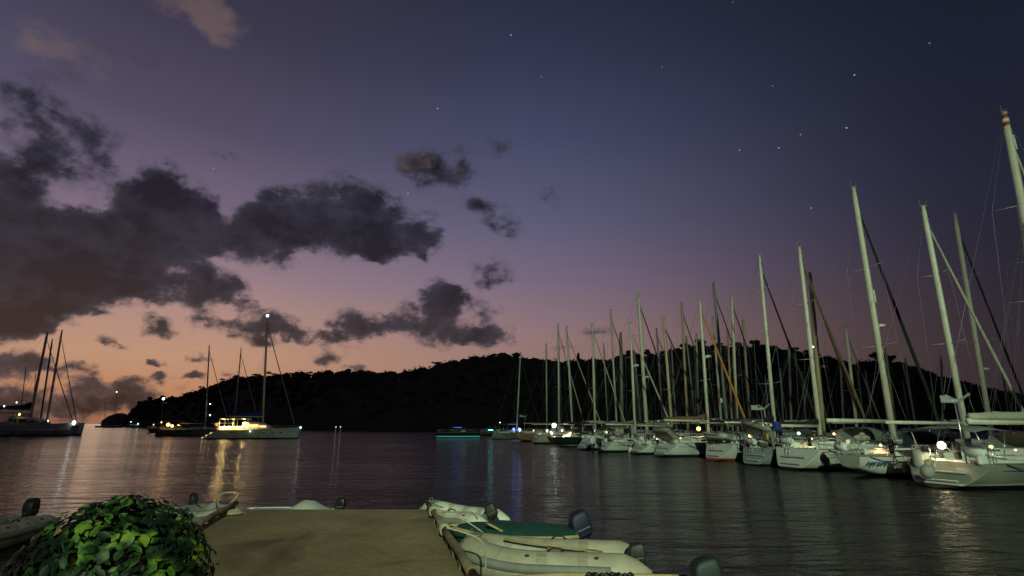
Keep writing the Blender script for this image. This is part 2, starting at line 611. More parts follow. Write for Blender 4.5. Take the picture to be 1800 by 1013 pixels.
# ================================================================== the setting
def build_water():
    m = bpy.data.materials.new("harbour_water")
    m.use_nodes = True
    nt = m.node_tree
    b = nt.nodes["Principled BSDF"]
    b.inputs["Base Color"].default_value = (0.016, 0.013, 0.011, 1)
    b.inputs["Roughness"].default_value = 0.10
    b.inputs["IOR"].default_value = 1.33
    tc = nt.nodes.new("ShaderNodeTexCoord")
    cur = None
    for (sx, sy, scale, detail, w) in ((0.30, 0.95, 0.32, 3, 1.0), (0.55, 1.5, 1.1, 4, 0.60), (1.0, 2.2, 3.6, 3, 0.12)):
        mp = nt.nodes.new("ShaderNodeMapping")
        mp.inputs["Scale"].default_value = (sx, sy, 1)
        mp.inputs["Rotation"].default_value = (0, 0, R(-9))
        nt.links.new(tc.outputs["Object"], mp.inputs[0])
        n = nt.nodes.new("ShaderNodeTexNoise")
        n.inputs["Scale"].default_value = scale
        n.inputs["Detail"].default_value = detail
        n.inputs["Roughness"].default_value = 0.55
        n.inputs["Distortion"].default_value = 0.4
        nt.links.new(mp.outputs[0], n.inputs["Vector"])
        mu = nt.nodes.new("ShaderNodeMath")
        mu.operation = "MULTIPLY"
        mu.inputs[1].default_value = w
        nt.links.new(n.outputs["Fac"], mu.inputs[0])
        if cur is None:
            cur = mu.outputs[0]
        else:
            ad = nt.nodes.new("ShaderNodeMath")
            ad.operation = "ADD"
            nt.links.new(cur, ad.inputs[0])
            nt.links.new(mu.outputs[0], ad.inputs[1])
            cur = ad.outputs[0]
    pn = nt.nodes.new("ShaderNodeTexNoise")
    pn.inputs["Scale"].default_value = 0.05
    pn.inputs["Detail"].default_value = 3
    pm = nt.nodes.new("ShaderNodeMapping")
    pm.inputs["Scale"].default_value = (0.5, 1.6, 1)
    nt.links.new(tc.outputs["Object"], pm.inputs[0])
    nt.links.new(pm.outputs[0], pn.inputs["Vector"])
    pr = nt.nodes.new("ShaderNodeMapRange")
    pr.inputs[1].default_value, pr.inputs[2].default_value = 0.35, 0.65
    pr.inputs[3].default_value, pr.inputs[4].default_value = 0.45, 1.0
    nt.links.new(pn.outputs["Fac"], pr.inputs[0])
    bp = nt.nodes.new("ShaderNodeBump")
    bp.inputs["Distance"].default_value = 0.42
    nt.links.new(pr.outputs[0], bp.inputs["Strength"])
    nt.links.new(cur, bp.inputs["Height"])
    nt.links.new(bp.outputs["Normal"], b.inputs["Normal"])
    mb = MB()
    mb.add([(-4000, -60, 0), (4000, -60, 0), (4000, 6000, 0), (-4000, 6000, 0)], [(0, 1, 2, 3)])
    tag(mb.build("water", m), "dark rippled harbour water reflecting the dusk sky", kind="structure")


build_water()

# ---------------------------------------------------------------- wooded hill across the harbour
SKYLINE = [(205, 746), (226, 734), (240, 716), (254, 707), (275, 703), (300, 702), (330, 694), (370, 681), (410, 668), (470, 664), (520, 661), (560, 659), (610, 656), (660, 660),
           (700, 660), (735, 656), (770, 648), (800, 640), (840, 635), (890, 630), (920, 636), (960, 640), (1000, 642), (1050, 640), (1090, 634), (1120, 628),
           (1160, 630), (1210, 618), (1260, 612), (1310, 616), (1340, 616), (1400, 624), (1450, 634), (1500, 646), (1550, 640), (1600, 650), (1650, 668),
           (1700, 680), (1750, 690), (1800, 698), (1900, 705), (2100, 715), (2500, 725)]
BASE = [(205, 520), (240, 450), (400, 340), (560, 262), (700, 218), (900, 205), (1200, 210), (1500, 215), (1800, 240), (2500, 300)]


def interp(tab, x):
    if x <= tab[0][0]:
        return tab[0][1]
    for (a, b) in zip(tab, tab[1:]):
        if x <= b[0]:
            return a[1] + (b[1] - a[1]) * (x - a[0]) / (b[0] - a[0])
    return tab[-1][1]


HILL_DEPTH = 95.0


def hill_point(px, s):
    """s = 0 at the shore, 1 on the ridge, 2 at the far foot; returns a world point"""
    y0 = interp(BASE, px)
    depth = HILL_DEPTH * (0.35 + 0.65 * smooth01((px - 205) / 300.0))
    yr = y0 + depth
    zr = at_y(px, interp(SKYLINE, px), yr).z - 2.0
    if s <= 1:
        y = y0 + depth * s
        z = max(0.25, zr) * (0.12 + 0.88 * math.sin(s * math.pi / 2) ** 0.8) if s > 0 else -0.8
    else:
        y = yr + 160 * (s - 1)
        z = max(0.25, zr) * math.cos((s - 1) * math.pi / 2) - 0.5 * (s - 1)
    x = (px - 900) / F_PX * (y * CP + (z - CAM_H) * SP)
    return Vector((x, y, z))


def build_hill():
    rnd = random.Random(5)
    cols = [205 + 12 * i for i in range(192)]
    rows = [0, 0.04, 0.15, 0.3, 0.45, 0.6, 0.75, 0.9, 1.0, 1.2, 1.5, 2.0]
    mb = MB()
    vs, fs = [], []
    for px in cols:
        for s in rows:
            p = hill_point(px, s)
            if s > 0.05:
                p.z += rnd.uniform(-.5, .5)
            vs.append(p)
    n = len(rows)
    for i in range(len(cols) - 1):
        for k in range(n - 1):
            fs.append((i * n + k, (i + 1) * n + k, (i + 1) * n + k + 1, i * n + k + 1))
    mb.add(vs, fs, True)
    tag(mb.build("hill", mat("hill_ground", (0.022, 0.022, 0.014), 0.95, var=0.3, vscale=0.05)), "low hill across the harbour under dense dark woods", kind="structure")


build_hill()
M["leaf_dark"] = mat("dusk_foliage", (0.016, 0.022, 0.011), 0.8, var=0.4, vscale=0.4)
M["bark"] = mat("dark_bark", (0.05, 0.035, 0.022), 0.9, var=0.3, vscale=4)


def ico():
    import bmesh
    bm = bmesh.new()
    bmesh.ops.create_icosphere(bm, subdivisions=2, radius=1.0)
    v = np.array([p.co[:] for p in bm.verts])
    f = np.array([[q.index for q in fc.verts] for fc in bm.faces])
    bm.free()
    return v, f


ICO_V, ICO_F = ico()


def leafy(rnd, centres, quads_each, leaf):
    """crown geometry: lumpy cores wrapped in small leaf-spray faces. centres: (x, y, z, rx, rz)"""
    V, F = [], []
    o = 0
    for (x, y, z, rx, rz) in centres:
        k = rnd.normal(1.0, 0.16, len(ICO_V))[:, None]
        v = ICO_V * k * np.array([rx * .8, rx * .8, rz * .8]) + np.array([x, y, z])
        V.append(v)
        F.append(ICO_F + o)
        o += len(v)
        q = quads_each
        d = rnd.normal(0, 1, (q, 3))
        d /= np.linalg.norm(d, axis=1)[:, None]
        c = d * np.array([rx, rx, rz]) * rnd.uniform(0.72, 1.14, (q, 1)) + np.array([x, y, z])
        a = rnd.normal(0, 1, (q, 3))
        a /= np.linalg.norm(a, axis=1)[:, None]
        b = np.cross(a, rnd.normal(0, 1, (q, 3)))
        b /= np.linalg.norm(b, axis=1)[:, None]
        s = leaf * rnd.uniform(0.5, 1.2, (q, 1))
        tri = np.stack([c + a * s, c - a * s * .6 + b * s * .7, c - a * s * .6 - b * s * .7], 1).reshape(-1, 3)
        V.append(tri)
        F.append(np.arange(q * 3).reshape(-1, 3) + o)
        o += q * 3
    return np.concatenate(V), np.concatenate(F)


def np_mesh(name, V, F, material):
    me = bpy.data.meshes.new(name)
    me.vertices.add(len(V))
    me.vertices.foreach_set("co", V.astype(np.float32).ravel())
    me.loops.add(len(F) * 3)
    me.loops.foreach_set("vertex_index", F.astype(np.int32).ravel())
    me.polygons.add(len(F))
    me.polygons.foreach_set("loop_start", np.arange(0, len(F) * 3, 3, dtype=np.int32))
    me.polygons.foreach_set("loop_total", np.full(len(F), 3, dtype=np.int32))
    me.materials.append(material)
    me.update(calc_edges=True)
    me.validate()
    return me


def build_wood():
    rnd = np.random.default_rng(7)
    cs = []
    for _ in range(1900):
        px = rnd.uniform(215, 2350)
        s = rnd.uniform(0.02, 1.05) ** 0.8
        p = hill_point(px, s)
        r = rnd.uniform(2.0, 4.2) 
        cs.append((p.x, p.y, p.z + r * 0.25, r, r * rnd.uniform(.7, 1.0)))
    V, F = leafy(rnd, cs, 26, 0.75)
    tag(put("hillside_wood", np_mesh("hillside_wood", V, F, M["leaf_dark"])), "dense dark wood covering the hill across the water", "wood", kind="stuff")


build_wood()


def make_tree(kind, seed):
    rnd = np.random.default_rng(seed)
    h = 8.0
    cs = []
    if kind == "round":
        for _ in range(11):
            a, q = rnd.uniform(0, 6.28), rnd.uniform(0, 2.3)
            cs.append((math.cos(a) * q, math.sin(a) * q, rnd.uniform(4.6, 7.6), rnd.uniform(1.0, 1.8), rnd.uniform(.8, 1.3)))
        limbs = 5
    elif kind == "umbrella":
        for _ in range(10):
            a, q = rnd.uniform(0, 6.28), rnd.uniform(0.8, 3.2)
            cs.append((math.cos(a) * q, math.sin(a) * q, rnd.uniform(6.6, 7.5), rnd.uniform(.8, 1.3), rnd.uniform(.35, .6)))
        limbs = 7
    else:
        for i in range(10):
            z = 2.6 + i * .58
            q = 1.5 * (1 - i / 12)
            cs.append((rnd.uniform(-.3, .3), rnd.uniform(-.3, .3), z, q, .8))
        limbs = 4
    V, F = leafy(rnd, cs, 60, 0.42)
    crown = np_mesh("crown", V, F, M["leaf_dark"])
    mb = MB()
    mb.tube([(0, 0, -2.5), (.1, .05, 1.5), (-.05, .1, 4.0), (.1, 0, 6.4)], [.34, .27, .2, .08], 7)
    for i in range(limbs):
        c = cs[i % len(cs)]
        z0 = min(c[2] - 1.0, 4.5) if kind != "umbrella" else 4.4
        mb.tube([(0, 0, z0), (c[0] * .5, c[1] * .5, (z0 + c[2]) / 2 + .2), (c[0], c[1], c[2])], [.13, .1, .05], 5)
    return crown, mb.mesh("trunk", M["bark"])


TREES = {k: [make_tree(k, s) for s in range(3)] for k in ("round", "umbrella", "cone")}
RIDGE = [
    (243, .8, "round"), (262, .8, "round"), (284, .7, "round"), (352, .75, "umbrella"), (392, .8, "umbrella"), (415, .75, "round"), (448, .8, "umbrella"),
    (482, .7, "umbrella"), (512, .6, "umbrella"), (545, .6, "umbrella"), (578, .75, "round"), (612, .7, "round"), (640, .55, "round"), (704, .45, "round"),
    (742, .7, "umbrella"), (768, .9, "umbrella"), (796, .65, "round"), (836, .75, "round"), (868, .8, "umbrella"), (884, .8, "umbrella"), (908, .9, "round"),
    (936, .65, "round"), (986, .6, "round"), (1017, 1.15, "cone"), (1048, .6, "round"), (1088, .75, "round"), (1108, .95, "round"), (1140, .9, "round"),
    (1182, .8, "round"), (1206, 1.0, "round"), (1234, 1.1, "round"), (1262, .8, "umbrella"), (1296, .9, "round"), (1330, 1.1, "round"), (1362, .85, "round"),
    (1398, .9, "umbrella"), (1420, .9, "umbrella"), (1440, .7, "round"), (1545, 1.25, "round"), (1566, 1.1, "round"), (1588, .9, "round"), (1638, .7, "round"),
    (1694, .7, "round"), (1722, .6, "round"), (1772, .6, "umbrella"),
]
LANDMARK = [(300, "the far point of land"), (480, "the ridge behind the lit catamaran"), (660, "the low saddle of the ridge"), (820, "the ridge above two white posts"),
            (960, "the ridge above the blue lit yacht"), (1100, "the ridge behind the pale sprayhood yacht"), (1260, "the ridge behind the orange furled sail"),
            (1450, "the ridge behind the tan furled sail"), (1620, "the ridge behind the radar dome mast"), (9999, "the falling ridge at the far right")]
KINDW = {"round": "bushy round-crowned tree", "umbrella": "flat spreading umbrella-shaped tree", "cone": "narrow pointed tree standing clear"}
ORD = ["first", "second", "third", "fourth", "fifth", "sixth", "seventh", "eighth", "ninth", "tenth", "eleventh", "twelfth"]
_cnt = {}
for i, (px, size, kind) in enumerate(RIDGE):
    crown, trunk = TREES[kind][i % 3]
    p = hill_point(px, 0.98)
    zt = at_y(px, interp(SKYLINE, px) - 11 * size, p.y).z
    sc_ = max(0.35, size * 0.95)
    where = next(w for (lim, w) in LANDMARK if px <= lim)
    k = _cnt.get((where, kind), 0)
    _cnt[(where, kind)] = k + 1
    lab = f"{KINDW[kind]} dark on {where}" if kind == "cone" else f"{ORD[k]} {KINDW[kind]} from left on {where}"
    t = empty("ridge_tree", (p.x, p.y, max(p.z - 1.0, zt - 8.3 * sc_)), i * 1.7, lab, "tree", "trees standing out along the ridge")
    t.scale = (sc_, sc_, sc_)
    put("crown", crown, t)
    put("trunk", trunk, t)


def build_island():
    mb = MB()
    vs, fs = [], []
    pr = [(178, 742), (190, 733), (203, 728), (215, 727), (228, 731), (240, 736), (252, 742)]
    for (px, py) in pr:
        for (dy, k) in ((0, 0), (30, .8), (70, 1), (160, 0)):
            p = at_y(px, py, 760)
            vs.append(Vector((p.x * (760 + dy) / 760, 760 + dy, -1 + (p.z + 3) * k)))
    for i in range(len(pr) - 1):
        for k in range(3):
            fs.append((i * 4 + k, i * 4 + 4 + k, i * 4 + 5 + k, i * 4 + 1 + k))
    mb.add(vs, fs, True)
    tag(mb.build("islet", mat("islet_ground", (0.02, 0.022, 0.016), 0.95)), "small dark rounded islet far out beyond the wooded point", kind="structure")


build_island()

# ---------------------------------------------------------------- quay and dock
DOCK_Z = 0.9
M["concrete"] = mat("dock_concrete", (0.200, 0.138, 0.070), 0.9, c2=(0.295, 0.220, 0.118), var=0.1, vscale=0.9, bump=0.22, bscale=9)


def concrete_detail(m):
    nt = m.node_tree
    b = nt.nodes["Principled BSDF"]
    src = b.inputs["Base Color"].links[0].from_socket
    tc = nt.nodes.new("ShaderNodeTexCoord")
    n = nt.nodes.new("ShaderNodeTexNoise")
    n.inputs["Scale"].default_value = 9
    n.inputs["Detail"].default_value = 8
    nt.links.new(tc.outputs["Object"], n.inputs["Vector"])
    r = nt.nodes.new("ShaderNodeValToRGB")
    r.color_ramp.elements[0].position = 0.35
    r.color_ramp.elements[0].color = (0.55, 0.5, 0.42, 1)
    r.color_ramp.elements[1].position = 0.68
    r.color_ramp.elements[1].color = (1.15, 1.12, 1.05, 1)
    nt.links.new(n.outputs["Fac"], r.inputs["Fac"])
    mx = nt.nodes.new("ShaderNodeMix")
    mx.data_type = "RGBA"
    mx.blend_type = "MULTIPLY"
    mx.inputs[0].default_value = 0.45
    nt.links.new(src, mx.inputs[6])
    nt.links.new(r.outputs["Color"], mx.inputs[7])
    # old oil stains, brownish, with edges of their own
    n2 = nt.nodes.new("ShaderNodeTexNoise")
    n2.inputs["Scale"].default_value = 0.45
    n2.inputs["Detail"].default_value = 4
    n2.inputs["Distortion"].default_value = 1.0
    nt.links.new(tc.outputs["Object"], n2.inputs["Vector"])
    r2 = nt.nodes.new("ShaderNodeValToRGB")
    r2.color_ramp.elements[0].position = 0.56
    r2.color_ramp.elements[0].color = (0, 0, 0, 1)
    r2.color_ramp.elements[1].position = 0.66
    r2.color_ramp.elements[1].color = (1, 1, 1, 1)
    nt.links.new(n2.outputs["Fac"], r2.inputs["Fac"])
    m2 = nt.nodes.new("ShaderNodeMix")
    m2.data_type = "RGBA"
    nt.links.new(r2.outputs["Color"], m2.inputs[0])
    nt.links.new(mx.outputs[2], m2.inputs[6])
    m2.inputs[7].default_value = (0.120, 0.070, 0.036, 1)
    nt.links.new(m2.outputs[2], b.inputs["Base Color"])


concrete_detail(M["concrete"])
DR0, DR1 = Vector((0.32, 4.0, DOCK_Z)), Vector((-1.73, 12.4, DOCK_Z))
DL0, DL1 = Vector((-4.10, 4.0, DOCK_Z)), Vector((-6.12, 12.4, DOCK_Z))


def slab(mb, poly, top, bot, bev=0.03):
    n = len(poly)
    c = sum((Vector((p[0], p[1], 0)) for p in poly), Vector()) / n
    def ring(z, ins):
        return [(c.x + (p[0] - c.x) * (1 - ins), c.y + (p[1] - c.y) * (1 - ins), z) for p in poly]
    mb.loft([ring(bot, 0), ring(top - bev, 0), ring(top, 0.006)], smooth=False)


dock_mb = MB()
slab(dock_mb, [DR0, DR1, DL1, DL0], DOCK_Z, 0.35)
dock = tag(dock_mb.build("dock", M["concrete"]), "broad concrete dinghy dock running out into the harbour", kind="structure")
for (px, py) in ((-1.2, 10), (-5.3, 10), (-3.4, 11.6), (-.4, 6.5), (-4.6, 6.5), (-1.75, 12.1), (-5.85, 12.1)):
    MB().tube([(px, py, -1.5), (px, py, 0.36)], .2, 10).build("pile", M["concrete"], dock)
M["timber"] = mat("old_dock_timber", (0.13, 0.10, 0.055), 0.85, c2=(0.24, 0.19, 0.11), var=0.25, vscale=5, bump=0.6, bscale=18)


def dock_rail(a, b, side, n):
    d = (b - a)
    ux = d.normalized()
    out = Vector((ux.y, -ux.x, 0)) * side
    a2, b2 = a + out * -.10, b + out * -.10
    segs = 3
    for i in range(segs):
        p, q = a2.lerp(b2, i / segs), a2.lerp(b2, (i + 1) / segs)
        p, q = p + ux * .01, q - ux * .01
        up = Vector((0, 0, .125))
        wob = [p + up, p.lerp(q, .35) + up + out * .012, p.lerp(q, .7) + up - out * .01, q + up]
        MB().tube(wob, [.06, .056, .059, .054], 10).build("timber_rail", M["timber"], dock)
    for i in range(n):
        p = a2.lerp(b2, (i + .5) / n) + Vector((0, 0, .036))
        MB().box(p, (.20, .10, .068), ux.to_track_quat("X", "Z").to_matrix()).build("rail_block", M["timber"], dock)


dock_rail(DR0, DR1, 1, 13)
dock_rail(DL0, DL1, -1, 13)

qm = MB()
slab(qm, [(-40, -40), (40, -40), (40, 3.98), (-40, 3.98)], DOCK_Z - .004, -1.5)
tag(qm.build("quay", M["concrete"]), "concrete quay that the dock starts from", kind="structure")


def lamp_post(loc, target, label):
    base = Vector((loc.x, loc.y, DOCK_Z))
    t = empty("street_lamp", base, 0, label, "lamp post", "shore lamps behind the dock")
    h = loc.z - DOCK_Z
    aim = (Vector(target) - loc).normalized()
    MB().tube([(0, 0, 0), (0, 0, h * .6), (0, 0, h + .35)], [.13, .1, .06], 10).build("post", M["mast_grey"], t)
    MB().bbox((-aim.x * .35, -aim.y * .35, h + .28), (.5, .5, .22), .05).build("lamp_head", M["black"], t)
    MB().bbox((0, 0, .15), (.4, .4, .3), .04).build("base", M["grey"], t)


lamp_post(FLOOD_A, (12, 75, 8), "tall floodlight post on the shore far behind the dock")
lamp_post(FLOOD_B, (-1.5, 11, .6), "short lamp post on the quay behind the dock")


# ================================================================== boats
def hull_rings(L, B, F, tr=0.78, scoop=0.9, rake=1.3, counter=False, N=17, K=8):
    rings = []
    for i in range(N):
        t = i / (N - 1)
        t = t ** 0.9
        b = B / 2 * (tr + (1 - tr) * math.sin(math.pi / 2 * t / .42)) if t < .42 else B / 2 * max(0.012, math.cos(math.pi / 2 * ((t - .42) / .58) ** 1.45))
        zs = F * (0.90 + 0.05 * (1 - t) ** 2 + 0.24 * t * t)
        zk0 = 0.42 if counter else 0.02
        if t < .45:
            zk = zk0 + (-.5 - zk0) * math.sin(math.pi / 2 * t / .45) ** (0.8 if counter else 1)
        else:
            zk = -.5 + .35 * ((t - .45) / .55) ** 2
        half = []
        for k in range(K):
            u = k / (K - 1)
            e = 0.42 + 0.5 * t ** 2
            y = b * (u ** e if u > 0 else 0)
            z = zk + (zs - zk) * u ** (1.5 - .4 * t)
            x = -L / 2 + L * t
            if counter:
                x -= 0.25 * scoop * u * (1 - t) ** 8
            else:
                x += scoop * u * (1 - t) ** 9
            x -= rake * (1 - u) * t ** 7
            half.append((x, y, z))
        rings.append([(x, y, z) for (x, y, z) in half[::-1]] + [(x, -y, z) for (x, y, z) in half[1:]])
    return rings


def build_hull(root, L, B, F, hm, deckm, **kw):
    rings = hull_rings(L, B, F, **kw)
    mb = MB()
    mb.loft(rings, close=False, cap=False)
    mb.add(rings[0], [tuple(range(len(rings[0]) - 1, -1, -1))])
    hull = mb.build("hull", hm, root)
    d = MB()
    strips = []
    for r_ in rings:
        p, q = Vector(r_[0]), Vector(r_[-1])
        p2, q2 = p.lerp(q, .015), q.lerp(p, .015)
        m_ = (p + q) / 2 + Vector((0, 0, .05 * min(1, (p - q).length)))
        strips.append([p2 - Vector((0, 0, .03)), m_ - Vector((0, 0, .03)), q2 - Vector((0, 0, .03))])
    d.loft(strips, close=False, cap=False)
    d.build("deck", deckm, root)
    e = MB()
    for side in (0, -1):
        e.tube([Vector(r_[side]) + Vector((0, 0, .02)) for r_ in rings], .032, 5)
    e.build("toe_rail", M["teak"], root)
    return rings, hull


def sheer(rings, x):
    """half beam and height of the deck edge at x"""
    prev = rings[0][0]
    for r_ in rings[1:]:
        p = r_[0]
        if p[0] >= x:
            k = (x - prev[0]) / max(1e-6, p[0] - prev[0])
            k = max(0, min(1, k))
            return prev[1] + (p[1] - prev[1]) * k, prev[2] + (p[2] - prev[2]) * k
        prev = p
    return prev[1], prev[2]


def cabin_trunk(root, rings, x0, x1, h, wk, m, windows=3, lit=None):
    rr = []
    for i in range(7):
        k = i / 6
        x = x0 + (x1 - x0) * k
        b, z = sheer(rings, x)
        w = b * wk * (1 - .25 * k ** 2)
        hh = h * (1 - .55 * k ** 3)
        rr.append([(x, w, z - .05), (x, w * .97, z + hh * .55), (x, w * .86, z + hh * .93), (x, w * .4, z + hh * 1.05), (x, -w * .4, z + hh * 1.05),
                   (x, -w * .86, z + hh * .93), (x, -w * .97, z + hh * .55), (x, -w, z - .05)])
    c = MB().loft(rr, smooth=False).build("cabin", m, root)
    for side in (1, -1):
        for i in range(windows):
            k0, k1 = .10 + .8 * i / windows, .10 + .8 * (i + .72) / windows
            pts = []
            for k in (k0, k1):
                x = x0 + (x1 - x0) * k
                b, z = sheer(rings, x)
                w = b * wk * (1 - .25 * k ** 2) * 0.985 + .012
                hh = h * (1 - .55 * k ** 3)
                pts += [(x, side * w, z + hh * .22), (x, side * (w - .012), z + hh * .52)]
            mb = MB()
            a, b_, c_, d_ = [Vector(p) for p in (pts[0], pts[1], pts[3], pts[2])]
            o_ = Vector((0, side * .02, 0))
            mb.add([a, b_, c_, d_, a + o_, b_ + o_, c_ + o_, d_ + o_], [(0, 1, 2, 3), (7, 6, 5, 4), (0, 4, 5, 1), (1, 5, 6, 2), (2, 6, 7, 3), (3, 7, 4, 0)])
            mb.build("window", lit or M["window"], c)
    return c


def arch_canvas(x0, x1, w, z, h, tilt=.35, n=10):
    rr = []
    for (x, hh, ww) in ((x0, h, w), (x0 + (x1 - x0) * .45, h * 1.02, w), (x0 + (x1 - x0) * .75, h * .8, w * .96), (x1, h * .12, w * .86)):
        ring = []
        for k in range(n):
            a = math.pi * k / (n - 1)
            sx = math.copysign(abs(math.cos(a)) ** .55, math.cos(a))
            ring.append((x, ww / 2 * sx, z + hh * max(0, math.sin(a)) ** .6))
        rr.append(ring)
    return MB().loft(rr, close=False, cap=False)


def bimini_top(root, x0, x1, w, z, zb, m):
    rings = []
    for (x, dz) in ((x0, -.07), (x0 + (x1 - x0) * .3, 0.02), (x0 + (x1 - x0) * .7, .02), (x1, -.06)):
        rings.append([(x, w / 2 * s, z + dz - .16 * s * s * abs(s)) if True else 0 for s in (-1, -.6, -.2, .2, .6, 1)] +
                     [(x, w / 2 * s, z + dz - .04 - .16 * s * s * abs(s)) for s in (1, .6, .2, -.2, -.6, -1)])
    o = MB().loft(rings).build("bimini", m, root)
    for s in (-1, 1):
        for x in (x0 + .15, x1 - .15):
            MB().tube([((x0 + x1) / 2 + (x - (x0 + x1) / 2) * .5, s * w / 2 * .98, zb), (x, s * w / 2 * .96, z - .18)], .02, 5).build("bimini_pole", M["steel"], o)
    return o


def guard_rails(root, rings, L, stern=True):
    mb = MB()
    xs = [-L / 2 + L * k for k in (.10, .24, .38, .52, .66, .80, .92)]
    for side in (1, -1):
        top, midl = [], []
        for x in xs:
            b, z = sheer(rings, x)
            b = b * .96
            mb.tube([(x, side * b, z - .02), (x, side * b, z + .62)], .016, 4)
            top.append((x, side * b, z + .61))
            midl.append((x, side * b, z + .32))
        mb.tube(top, .011, 4)
        mb.tube(midl, .009, 4)
    mb.build("guard_rail", M["steel"], root)
    if stern:
        x0 = rings[0][0][0] + .05
        b, z = sheer(rings, x0 + .05)
        b *= .93
        x1 = x0 + 1.1
        b1, z1 = sheer(rings, x1)
        for s in (1, -1):
            pr = MB()
            for zz in (.66, .36):
                pr.tube([(x1, s * b1 * .95, z1 + zz), (x0 + .1, s * b, z + zz), (x0 + .02, s * b * .5, z + zz)], .02, 5)
            pr.tube([(x0 + .1, s * b, z - .02), (x0 + .1, s * b, z + .68)], .02, 5)
            pr.tube([(x0 + .02, s * b * .5, z - .02), (x0 + .02, s * b * .5, z + .68)], .02, 5)
            pr.build("stern_rail", M["steel"], root)
        xb = L / 2 - .15
        _, zb = sheer(rings, xb)
        b2, z2 = sheer(rings, L / 2 - 1.2)
        pp = MB()
        for zz in (.62, .34):
            pp.tube([(L / 2 - 1.2, b2 * .95, z2 + zz), (xb + .1, .12, zb + zz + .05), (xb + .1, -.12, zb + zz + .05), (L / 2 - 1.2, -b2 * .95, z2 + zz)], .018, 5)
        for s in (1, -1):
            pp.tube([(xb - .2, s * .12, zb - .05), (xb + .08, s * .12, zb + .66)], .018, 5)
        pp.build("pulpit", M["steel"], root)


def steering_wheel(root, x, z, r=.42):
    mb = MB()
    mb.tube([(x, r * math.cos(a), z + r * math.sin(a)) for a in [i * 2 * math.pi / 16 for i in range(17)]], .02, 5, cap=False)
    for i in range(3):
        a = i * math.pi / 3
        mb.tube([(x, -r * math.cos(a), z - r * math.sin(a)), (x, r * math.cos(a), z + r * math.sin(a))], .012, 4)
    mb.bbox((x + .12, 0, z - .35), (.2, .25, .75), .04)
    mb.build("steering_wheel", M["rubber"], root)


